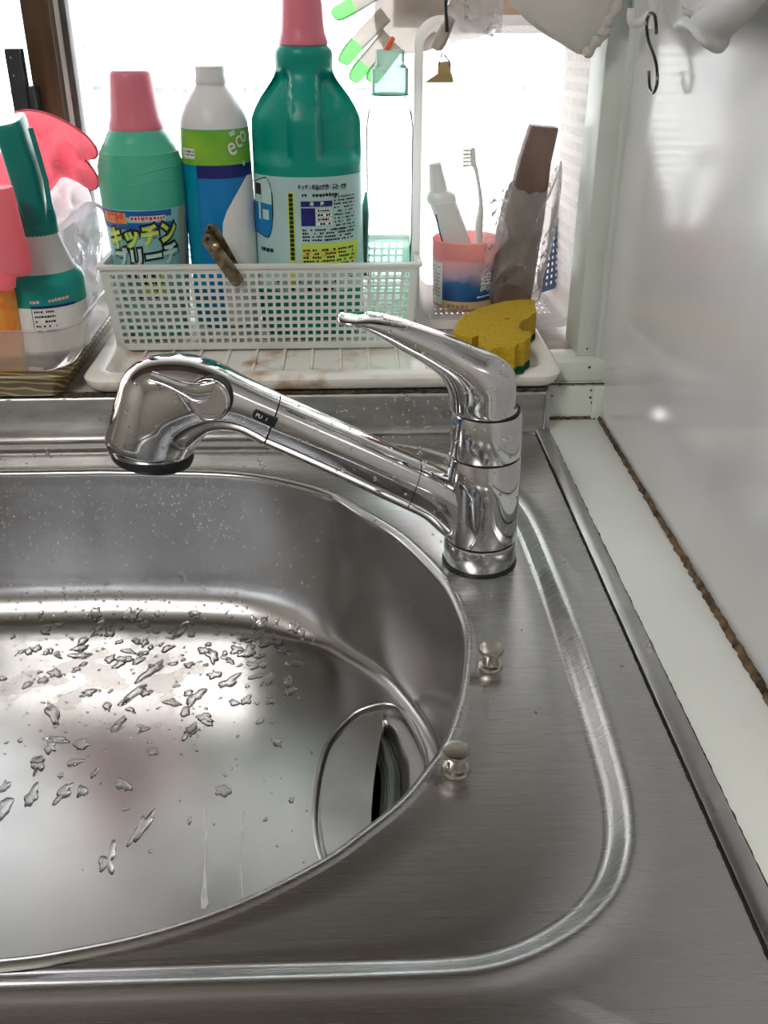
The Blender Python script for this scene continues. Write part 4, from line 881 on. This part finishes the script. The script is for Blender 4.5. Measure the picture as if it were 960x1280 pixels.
def wall4(a, b, c, d, nx, ny, fx, fy, mx, my): obj('side_panel', lattice(a, b, c, d, nx, ny, fx, fy, mx, my, 0.0014), TALLW, tb, smooth=False)
X0, X1, Z0, Z1 = kx0+i0, kx1-i0, kz0+i0, kz1-i0; bX0, bX1, bZ0, bZ1 = kx0+i1, kx1-i1, kz0+i1, kz1-i1
wall4((X1,0.933,Z0+0.008),(bX1,ky1,bZ0+0.004),(bX1,ky1,bZ1-0.004),(X1,0.933,Z1-0.008), 15, 17, 0.48, 0.55, 0.10, 0.05)
wall4((bX0,ky1,bZ0+0.004),(X0,0.933,Z0+0.008),(X0,0.933,Z1-0.008),(bX0,ky1,bZ1-0.004), 15, 17, 0.48, 0.55, 0.10, 0.05)
wall4((X0+0.008,0.933,Z0),(X1-0.008,0.933,Z0),(bX1-0.004,ky1,bZ0),(bX0+0.004,ky1,bZ0), 22, 6, 0.45, 0.6, 0.06, 0.12)
wall4((bX0+0.004,ky1,bZ1),(bX1-0.004,ky1,bZ1),(X1-0.008,0.933,Z1),(X0+0.008,0.933,Z1), 22, 6, 0.45, 0.6, 0.06, 0.12)
obj('back_panel', lattice((bX0,ky1,bZ0),(bX1,ky1,bZ0),(bX1,ky1,bZ1),(bX0,ky1,bZ1), 22, 26, 0.6, 0.6, 0.06, 0.05, 0.0008), TALLW, tb, smooth=False)
def corner(ax, az, a0):
    rings_ = []
    for y, ins, r in ((0.933, i0, 0.018), (ky1, i1, 0.016)):
        cx = (kx0+ins+r) if ax < 0 else (kx1-ins-r); cz = (kz0+ins+r) if az < 0 else (kz1-ins-r)
        rings_.append([Vector((cx+r*math.cos(math.radians(a0+15*i)), y, cz+r*math.sin(math.radians(a0+15*i)))) for i in range(7)])
    return loft(rings_, False, False, closed=False)
for ax, az, a0 in ((1,1,0),(-1,1,90),(-1,-1,180),(1,-1,270)): obj('corner', corner(ax, az, a0), TALLW, tb)
KIN = kz0+i0+0.0075                         # standing height inside the basket

# pink cup with printed sleeve
CY_ = 0.972; cxx = PY(581, 340, CY_).x; CR = 0.0325
cup = thing('cup', 'pink translucent cup with a printed blue sleeve holding a toothbrush', 'cup', (cxx, CY_, KIN))
cz0, cz1 = KIN, PY(581, 306, CY_-CR).z
PINKP = M('pink_cup_plastic', (0.95,0.52,0.51), 0.25, var=0.05, transl=0.5)
cr = interp([(cz0, CR*0.97), (cz1, CR*1.03)])
obj('shell', loft([sring(Vector((cxx,CY_,z)), Vector((r,0,0)), Vector((0,r,0)), 2, 48) for r, z in ((CR*0.9,cz0),(CR*0.97,cz0+0.002),(CR*1.03,cz1),(CR*1.0,cz1+0.0006),(CR*0.98,cz1),(CR*0.93,cz0+0.004))], True, True), PINKP, cup)
def onc(nm, vf, mat, eps, parent): return obj(nm, wrap(vf, cxx, CY_, lambda z: CR if z is None else cr(z), eps), mat, parent, ang=80)
mpc = MPP(PY(581, 350, CY_-CR))
def uc_(px): return math.asin(max(-0.985, min(0.985, (px-581)*mpc/CR)))*CR
def vc_(py): return PY(581, py, CY_-CR).z
SLV = bpy.data.materials.new('sleeve_print'); SLV.use_nodes = True
nt = SLV.node_tree; b = nt.nodes['Principled BSDF']; b.inputs['Roughness'].default_value = 0.3
tc = N(nt, 'ShaderNodeTexCoord'); sx = N(nt, 'ShaderNodeSeparateXYZ'); nz = N(nt, 'ShaderNodeTexNoise'); nz.inputs['Scale'].default_value = 45
ad = N(nt, 'ShaderNodeMath', operation='MULTIPLY_ADD'); ad.inputs[1].default_value = 0.030
mr = N(nt, 'ShaderNodeMapRange'); mr.inputs[1].default_value = vc_(378)+0.012; mr.inputs[2].default_value = vc_(328)+0.014
rp = N(nt, 'ShaderNodeValToRGB'); rp.color_ramp.elements[0].color = (0.012,0.04,0.20,1); rp.color_ramp.elements[1].color = (0.80,0.42,0.44,1)
e_ = rp.color_ramp.elements.new(0.45); e_.color = (0.02,0.13,0.34,1); e_ = rp.color_ramp.elements.new(0.75); e_.color = (0.50,0.36,0.50,1)
L = nt.links; L.new(tc.outputs['Object'], sx.inputs[0]); L.new(tc.outputs['Object'], nz.inputs['Vector']); L.new(nz.outputs[0], ad.inputs[0]); L.new(sx.outputs[2], ad.inputs[2]); L.new(ad.outputs[0], mr.inputs[0]); L.new(mr.outputs[0], rp.inputs[0]); L.new(rp.outputs[0], b.inputs['Base Color'])
sl = onc('sleeve', rectuv(-0.049, 0.049, cz0+0.0015, vc_(328), 44, 2), SLV, 0.0003, cup)
onc('tan_band', rectuv(-0.048, 0.048, cz0+0.002, vc_(378), 44), I_TAN, 0.0005, sl)
onc('cream_panel', rectuv(uc_(539), uc_(550), cz0+0.004, vc_(332), 6), I_WHITE, 0.0007, sl)
onc('cream_panel_print', join(*[dashes(uc_(541), uc_(548), vc_(338+k*4.5), 0.0022, rnd, 0.8) for k in range(9)]), I_GREY, 0.0009, sl)
onc('tan_print', dashes(uc_(556), uc_(588), vc_(384), 0.0045, rnd, 0.8), ink('ink_brown', (0.32,0.2,0.09)), 0.0007, sl)
onc('sleeve_lettering', join(place(text_mesh('綿', 0.0190, 0.00015), uc_(604), vc_(356), 0.75, 1.15)), I_WHITE, 0.0008, sl)
onc('sleeve_dash', polyuv([(uc_(593), vc_(374)), (uc_(593), vc_(371)), (uc_(598), vc_(371.5)), (uc_(610), vc_(371)), (uc_(610), vc_(372.5)), (uc_(598), vc_(373))]), I_WHITE, 0.0008, sl)
# toothpaste tube and toothbrush standing in the cup
TY = CY_-0.004
tp = thing('toothpaste_tube', 'white toothpaste tube standing cap up in the pink cup', 'toothpaste', PY(575, 320, TY))
tpts = [((583,352),16,.003),((577,320),17.5,.007),((567,290),17,.010),((557,262),16.5,.0125),((553,252),17,.0130)]
WTP = M('white_tube', (0.80,0.84,0.82), 0.3, var=0.05, vscale=30)
obj('tube', loft(smooth_rings([sring(PY(*q, TY), Vector((h*mpc,0,0.0012)), Vector((0,d,0)), 2.2, 28) for q, h, d in tpts], 3)), WTP, tp)
obj('shoulder', loft([sring(PY(*q, TY), Vector((h*mpc,0,0.001)), Vector((0,h*mpc*0.85,0)), 2, 28) for q, h in (((553,253),17.5),((551.5,247),18),((551,243),17),((548.5,238),11.5))]), WTP, tp)
obj('cap', loft([sring(PY(*q, TY), Vector((h*mpc,0,0.001)), Vector((0,h*mpc,0)), 2, 28) for q, h in (((549,240),11),((548,235),10.8),((544,208),7.6),((543.5,204.5),7),((543.4,203.6),5.5))]), WTP, tp)
obj('stripe', tube([PY(x, y, TY-0.012-0.001) for x, y in ((545,268),(549,288),(553,302))], 0.0007, 6), I_NAVY, tp)
br = thing('toothbrush', 'white toothbrush standing head up in the pink cup', 'toothbrush', PY(600, 320, TY))
BWH = M('white_brush_plastic', (0.74,0.77,0.75), 0.3, var=0.04)
obj('handle', loft(smooth_rings([sring(PY(*q, TY+0.008), Vector((h*mpc,0,0)), Vector((0,0.0032,0)), 2.3, 18) for q, h in (((597,345),4.6),((598,310),4.8),((599,280),5),((601,258),3.2),((599,235),2.3),((595,213),2.6),((592,205),3.4),((591,190),3.4),((591,184.5),2.2))], 3)), BWH, br)
for r_ in range(5):
    for c_ in range(3): obj('bristle_tuft', tube([PY(589.5, 188+r_*4.6, TY+0.0055+c_*0.0025), PY(579, 188.5+r_*4.6, TY+0.0055+c_*0.0025)], [0.0010,0.0012], 7), M('bristle', (0.82,0.80,0.70), 0.6, var=0.1) if (r_, c_) == (0, 0) else bpy.data.materials['bristle'], br)
# brown block wrapped in clear film
BY = 0.955
blk = thing('wrapped_block', 'dark brown wooden block leaning in the tall basket wrapped in film', 'block', PY(640, 386, BY))
BRN = M('brown_block', (0.17,0.105,0.08), 0.55, var=0.35, vscale=50, stretch=(1,1,0.3), bump=0.3, bscale=120)
brings = []
for (x, y), hw, yy, dp in (((637,378),25,BY,.012),((645,330),25,BY+0.006,.012),((655,270),24.5,BY+0.013,.012),((668,200),20,BY+0.021,.012),((679,160),18,BY+0.026,.011),((679.5,157.5),17,BY+0.026,.010)):
    q = PY(x, y, yy); brings.append(sring(q, Vector((hw*MPP(q),0,-0.0012)), Vector((0,dp,0)), 5, 28))
obj('block', loft(brings), BRN, blk, ang=30)
FILM = CLEAR('cling_film', (0.93,0.92,0.91), 0.30, 0.07, (0.85,0.82,0.80), 1.0, 130, 1.45)
obj('film_wrap', pillow([PY(x, y, yy) for x, y, yy in ((608,379,BY),(612,345,BY),(620,290,BY+.008),(634,235,BY+.014),(650,224,BY+.016),(690,228,BY+.016),(701,200,BY+.02),(702,230,BY+.016),(694,290,BY+.01),(680,345,BY+.004),(668,380,BY))], 0.0165, 10, 96, 0.005, 2, 130), FILM, blk)
obj('film_flap', sheet((PY(612,212,BY-0.004), PY(630,225,BY-0.008), PY(634,300,BY-0.016), PY(601,346,BY-0.016)), 10, 24, 0.006, 6, 90, edge=0.004), CLEAR('film_flap', (0.92,0.92,0.92), 0.34, 0.1, (0.88,0.87,0.87), 0.8, 110), blk)
# blue perforated rack behind the block
tag(obj('blue_rack', lattice(PY(676,366,1.0), PY(700,358,1.0), PY(700,255,1.02), PY(690,258,1.02), 3, 12, 0.35, 0.5, 0.12, 0.05, 0.003), M('blue_plastic', (0.16,0.24,0.42), 0.4, var=0.1, transl=0.15), smooth=False), 'narrow blue perforated plastic rack behind the wrapped block', 'rack')

# --- sponge, cut to a wavy shape, green scourer below
SPT = 0.0845
sol = [(566,414),(571,402),(580,393),(600,384),(631,376),(652,374),(668,374),(671,389),(660,398),(651,402),(648,408),(653,414),(664,415),(664,421),(661,423),(659,424),(656,428),(648,429),(644,433),(630,433),(617,436),(613,440),(607,437),(598,427),(598,419),(590,422),(579,421),(570,418)]
so = thing('sponge', 'yellow wavy-cut sponge with a green scouring layer on the tray end', 'sponge', PZ(620, 440, 0.0565))
top_ = [PZ(x, y, SPT) for x, y in sol]
YEL = M('yellow_sponge', (0.66,0.44,0.02), 0.9, var=0.28, vscale=420, bump=1.0, bscale=600)
GRN = M('green_scourer', (0.0,0.10,0.035), 0.95, var=0.5, vscale=500, bump=1.0, bscale=500)
cs_ = sum(top_, Vector())/len(top_)
def inset_ring(d, z): return [Vector((p.x+(cs_.x-p.x)*d, p.y+(cs_.y-p.y)*d, z)) for p in top_]
foam = obj('foam', loft([inset_ring(0.0,0.0632), inset_ring(-0.004,0.070), inset_ring(0.0,SPT-0.0012), inset_ring(0.012,SPT), inset_ring(0.3,SPT+0.0006)]), YEL, so, ang=30)
obj('scourer', loft([inset_ring(-0.012,0.0566), inset_ring(-0.02,0.060), inset_ring(-0.008,0.0634)]), GRN, so, ang=30)
q = PZ(634, 399, SPT+0.0004); obj('nick', loft([sring(q+Vector((0,0,z)), Vector((0.0035*k,0.0006,0)), Vector((0,0.0013*k,0)), 2, 12) for z, k in ((0.0002,1),(0.0008,0.7))]), M('dark_nick', (0.28,0.19,0.01), 0.9, var=0.2), so)

# --- things hanging at the top of the window
tag(obj('wooden_rod', tube([PY(492,8,1.055), PY(560,10,1.055), PY(640,8,1.055), (0.29,1.055,PY(640,8,1.055).z)], 0.0185, 20), M('pale_wood', (0.62,0.47,0.34), 0.6, var=0.3, vscale=30, stretch=(0.3,6,6))), 'pale wooden rod across the top of the window', 'rod')
GLV = CLEAR('clear_glove_rubber', (0.70,0.67,0.64), 0.60, 0.2, (0.60,0.54,0.50))
GTIP = CLEAR('green_glove_tip', (0.48,0.80,0.46), 0.6, 0.2, (0.33,0.68,0.32))
hg = thing('clear_glove', 'hanging clear rubber glove with green fingertips', 'glove', PY(500, -30, 1.03))
obj('palm', pillow(gp([(474,-60),(470,-10),(468,22),(474,52),(492,66),(520,66),(548,56),(562,24),(564,-20),(560,-60)], 1.03), 0.006, 8, 64, 0.005, 8, 60), GLV, hg)
for pts_, tip in (([(484,-22),(462,-6),(442,6)],[(442,6),(430,13),(420,18),(416,21)]), ([(482,18),(462,38),(447,54)],[(447,54),(437,66),(430,76),(428,80)]), ([(486,44),(468,66),(456,80)],[(456,80),(448,90),(443,98),(441,102)]), ([(496,56),(482,76),(474,86)],[(474,86),(468,94),(465,100),(464,103)])):
    pp = spline(gp(pts_, 1.03), 5); obj('finger', tube(pp, [0.0085]*len(pp), 14, cap=False, flat=0.7), GLV, hg)
    pp = spline(gp(tip, 1.03), 5); n_ = len(pp); obj('fingertip', tube(pp, [0.0086*math.sqrt(max(0.02, 1-(i/(n_-1))**3)) for i in range(n_)], 14, cap=True, flat=0.7), GTIP, hg)
BAG2 = CLEAR('hanging_bag_film', (0.85,0.84,0.84), 0.40, 0.10, (0.62,0.60,0.60), 0.9, 80)
tag(obj('hanging_bag', join(sheet((PY(556,-60,0.912), PY(636,-60,0.912), PY(629,42,0.912), PY(561,52,0.912)), 24, 30, 0.008, 1, 60, edge=0.004), sheet((PY(558,-60,0.918), PY(634,-60,0.918), PY(620,47,0.918), PY(575,40,0.918)), 24, 30, 0.008, 14, 70, edge=0.004)), BAG2), 'crumpled clear bag hanging from the wooden rod', 'plastic bag')
pg = thing('clothespin', 'pale wooden clothespin with a black band hanging by the bag', 'clothespin', PY(553, 30, 0.905))
WOODP = M('pin_wood', (0.55,0.50,0.44), 0.6, var=0.2, vscale=60)
for dx_, dy_ in ((0, 0), (3.5, 0.0)):
    A, B = PY(562+dx_, 22, 0.905+0.004*(dx_ > 0)), PY(543+dx_, 62, 0.905+0.004*(dx_ > 0)); d = (B-A).normalized(); s = d.cross(Vector((0,1,0))).normalized()
    obj('jaw', loft([sring(A.lerp(B, t), s*w_, Vector((0,0.0028,0)), 4, 16) for t, w_ in ((0,.0030),(0.3,.0040),(0.75,.0048),(0.97,.0036),(1,.002))]), WOODP, pg)
obj('band', tube([PY(557,-10,0.901), PY(557,14,0.901), PY(559,40,0.900)], 0.0016, 8), BLACK, pg)
bc = thing('brass_clip', 'small brass bulldog clip hanging on a wire loop', 'clip', PY(556, 90, 0.908))
BR2 = M('brass', (0.72,0.55,0.28), 0.3, 0.9, var=0.2, vscale=80)
obj('wire_loop', tube([PY(x, y, 0.908) for x, y in ((548.5,82),(550,75),(553,65),(556.5,70),(562,77),(562,84))], 0.0005, 6), BLACK, bc)
obj('tab', prism(gp([(548,78),(563,76),(564,94),(547,94)], 0.908), Vector((0,0.0012,0))), BR2, bc, smooth=False)
obj('jaw', loft([[PY(x, y, yy) for x, y, yy in r] for r in ([(546,93,0.905),(565,93,0.905),(565,93,0.912),(546,93,0.912)], [(531,103,0.900),(567,103,0.900),(567,103,0.917),(531,103,0.917)])]), BR2, bc, smooth=False)
WGL = M('white_rubber', (0.70,0.69,0.66), 0.5, var=0.08, vscale=30, transl=0.35)
wg = thing('white_glove', 'off-white rubber glove cuff with a rolled wavy edge by the jamb', 'glove', PY(700, -30, 0.862))
WY_ = 0.838
obj('cuff', pillow(gp([(628,-60),(634,-10),(645,12),(668,34),(700,54),(724,68),(735,64),(748,50),(757,34),(766,16),(776,-10),(778,-60)], WY_), 0.010, 8, 72, 0.006, 2, 40), WGL, wg)
obj('rolled_edge', tube(spline(gp([(778,-30),(775,-5),(769,14),(760,26),(754,36),(753,46),(745,52),(738,62),(729,67)], WY_-0.004), 5), [0.0042+0.0012*math.sin(i*0.9) for i in range(41)], 12), M('white_rubber_roll', (0.76,0.73,0.68), 0.5, var=0.06, transl=0.3), wg)
tag(obj('wall_bag', pillow([PX(x, y, 0.208) for x, y in ((820,-80),(826,-20),(834,14),(846,38),(864,43),(878,50),(886,63),(896,67),(905,64),(910,50),(926,34),(948,10),(975,-20),(985,-80))], 0.008, 8, 72, 0.006, 17, 50, axis=Vector((1,0,0))), M('grey_white_film', (0.62,0.61,0.60), 0.35, var=0.1, vscale=20, transl=0.3)), 'grey-white plastic glove hanging against the glossy wall', 'glove')
hk = thing('wall_hook', 'white adhesive hook base on the glossy wall', 'hook', PX(817, 20, WX))
HM = M('white_hook_plastic', (0.78,0.77,0.74), 0.3, var=0.05)
p = PX(817, 14, WX)
obj('plate', box(WX-0.004, WX+0.0005, p.y-0.012, p.y+0.010, p.z-0.012, p.z+0.045, 0.0015), HM, hk)
obj('prong', tube(spline([(WX-0.003,p.y,p.z-0.002),(WX-0.010,p.y,p.z-0.008),(WX-0.016,p.y,p.z-0.006),(WX-0.0165,p.y,p.z+0.002)], 5), 0.0035, 12), HM, hk)
HX = WX-0.0125
tag(obj('s_hook', tube(spline([PX(x, y, HX) for x, y in ((820.5,42),(820,30),(818,19),(813,17),(809,24),(808.5,36),(811,52),(816,66),(820,80),(821.5,96),(820.5,108),(816.5,116),(812.5,111),(811.3,100),(811,89))], 5), 0.00125, 10), M('dark_steel_wire', (0.16,0.16,0.16), 0.25, 1.0, var=0.3, vscale=90)), 'dark steel wire hook hanging from the white hook base', 'hook')

# --- distant white building seen through the glass
bd_ = thing('exterior_building', 'far white building with a row of small blue-grey windows', 'building', (-5, 60, -15))
obj('facade', box(-32, 22, 60, 66, -15, 6), M('white_render', (0.9,0.9,0.9), 0.8, var=0.03, vscale=0.5), bd_)
WIN = M('blue_grey_window', (0.13,0.14,0.20), 0.5, var=0.2, vscale=2.0)
for px, py, w_, h_ in ((199,113,11,7),(217,112,4,6),(231,113,6,6),(306,112,6,5),(320,111,8,5),(452,111,14,4),(541,110,5,5),(551,110,5,4),(653,110,5,6),(666,109,3,7),(674,109,3,7),(684,108,2,2),(14,116,10,4),(122,110,12,6)):
    a, b = PY(px-w_/2, py-h_/2, 60), PY(px+w_/2, py+h_/2, 60)
    obj('window', box(a.x, b.x, 59.9, 60.05, b.z, a.z), WIN, bd_, smooth=False)

# ================================================================== WATER
WATER = M('water', (1,1,1), 0.0, trans=1.0, ior=1.33)
def bvh(*objs):
    V, F = [], []
    for o in objs:
        n = len(V); V += [v.co.copy() for v in o.data.vertices]; F += [tuple(i+n for i in p.vertices) for p in o.data.polygons]
    return BVHTree.FromPolygons(V, F)
def drop(p, n, r, h, rnd, seg=8, lob=0.15, el=1.0, rings=2, yaw=None):
    """a flat dome of water on a surface at p with normal n"""
    n = n.normalized(); a = n.orthogonal().normalized(); b = n.cross(a); t0 = rnd.uniform(0, 6.28) if yaw is None else yaw
    sd = rnd.uniform(0, 99); V, F = [], []
    for k in range(rings+1):
        f = 1-(k/(rings+1))**1.6; hh = h*math.sqrt(max(0, 1-f**3))-(0.00025 if k == 0 else 0)
        for i in range(seg):
            t = 2*math.pi*i/seg; q = 1+lob*(1.7*noise.noise(Vector((math.cos(t)*1.3+sd, math.sin(t)*1.3, 0)))+0.5*noise.noise(Vector((math.cos(t)*2.2+sd, math.sin(t)*2.2, 4))))
            x, y = r*el*f*q*math.cos(t), r/el*f*q*math.sin(t)
            c, s = math.cos(t0), math.sin(t0); V.append(p+a*(x*c-y*s)+b*(x*s+y*c)+n*hh)
    V.append(p+n*h); top = len(V)-1
    for k in range(rings):
        for i in range(seg): F.append((k*seg+i, k*seg+(i+1) % seg, (k+1)*seg+(i+1) % seg, (k+1)*seg+i))
    for i in range(seg): F.append((rings*seg+i, rings*seg+(i+1) % seg, top))
    return V, F
def spray(tree, n, region, rr_, hk_, seed, dens=None, seg=7, el=(1,1.3), rings=1):
    rnd = random.Random(seed); V, F = [], []; k = 0; tries = 0
    while k < n and tries < n*20:
        tries += 1; x, y = rnd.uniform(region[0], region[2]), rnd.uniform(region[1], region[3])
        if dens and rnd.random() > dens(x, y): continue
        d = ray(x, y); hit, nr, _, _ = tree.ray_cast(CAM, d.normalized())
        if hit is None: continue
        if nr.dot(d) > 0: nr = -nr
        if nr.dot(-d.normalized()) < 0.12: continue
        r = rnd.uniform(*rr_)*(0.6 if rnd.random() < 0.5 else 1); v, f = drop(hit, nr, r, r*hk_, rnd, seg, 0.12, rnd.uniform(*el), rings)
        m = len(V); V += v; F += [tuple(i+m for i in q) for q in f]; k += 1
    return V, F
tb_ = bvh(basin)
def stuffo(name, vf, label): o = obj(name, vf, WATER, ang=179); return tag(o, label, 'water', None, 'stuff')
stuffo('wall_droplets', spray(tb_, 900, (0, 600, 575, 770), (0.0008,0.0018), 0.9, 5, lambda x, y: 1.0 if x < 330 else 0.45, el=(1,1.12), seg=9, rings=2), 'tiny water droplets scattered over the basin back wall')
rnd = random.Random(12); pud = ([], []); pv, pf = [], []
def add(vf):
    global pv, pf
    m = len(pv); pv += vf[0]; pf += [tuple(i+m for i in q) for q in vf[1]]
for px, py, r, el, ang_ in ((65,893,.007,1.9,1.3),(100,820,.0055,1.5,2.4),(190,838,.0075,1.7,.2),(265,820,.0065,1.3,1.2),(310,815,.007,1.4,.5),(245,872,.006,1.6,.3),(170,866,.006,1.9,.2),(285,853,.006,1.5,.1),(150,830,.004,1.6,.1),(40,996,.006,1.5,.6),(48,957,.0055,1.5,.8),(5,1010,.006,1.4,.7),(178,1032,.0075,1.9,.5),(135,1075,.0065,1.5,.9),(155,980,.005,1.3,1.5),(80,990,.005,1.6,.4),(102,990,.004,1.2,.9),(148,905,.005,1.7,.3),(237,915,.005,1.5,.6),(70,925,.005,1.7,2.2),(125,780,.005,1.9,.2),(230,782,.006,2.2,.15),(330,775,.006,1.9,.2),(360,852,.004,1.4,.8),(335,850,.005,1.5,.4),(55,1.0,.0,1,0)):
    if r == 0: continue
    hit, nr, _, _ = tb_.ray_cast(CAM, ray(px, py).normalized())
    if hit: add(drop(hit, Vector((0,0,1)), r*1.1, 0.0020, rnd, 36, 0.55, el, 5, ang_))
for k in range(150):
    px, py = rnd.uniform(0, 380), min(1090, 765+abs(rnd.gauss(0, 95)))
    hit, nr, _, _ = tb_.ray_cast(CAM, ray(px, py).normalized())
    if hit is None: continue
    r = rnd.choice((0.0015,0.0022,0.003,0.0042,0.0055)); add(drop(hit, nr if nr.z > 0 else -nr, r, min(0.0014, r*0.45), rnd, 24, 0.5, rnd.uniform(1,1.5), 4))
stuffo('floor_puddles', (pv, pf), 'irregular water blobs lying on the basin floor')
stuffo('floor_droplets', spray(tb_, 260, (0, 770, 400, 1090), (0.0008,0.0017), 0.5, 8, lambda x, y: max(0.08, 1-(y-770)/260)), 'fine water specks between the blobs on the basin floor')
tf = bvh(handle, spout, hose, head, *[c for c in fa.children if c.name.split('.')[0] in ('body', 'cartridge_collar', 'base_ring')])
stuffo('faucet_droplets', spray(tf, 240, (135, 385, 650, 715), (0.0007,0.0017), 0.8, 9, lambda x, y: 0.35 if x < 330 else 1.0), 'water droplets clinging to the chrome faucet')
ts = bvh(worktop, *[c for c in sink.children if c.name == 'backsplash'])
stuffo('backsplash_droplets', spray(ts, 260, (0, 490, 570, 590), (0.0009,0.0022), 0.75, 10, lambda x, y: 1.0 if x > 400 else 0.3), 'water droplets on the backsplash behind the faucet')
stuffo('deck_droplets', spray(ts, 60, (540, 640, 800, 900), (0.0005,0.0013), 0.5, 13, lambda x, y: 1.0 if x < 620 else 0.15), 'scattered water droplets on the deck beside the basin')
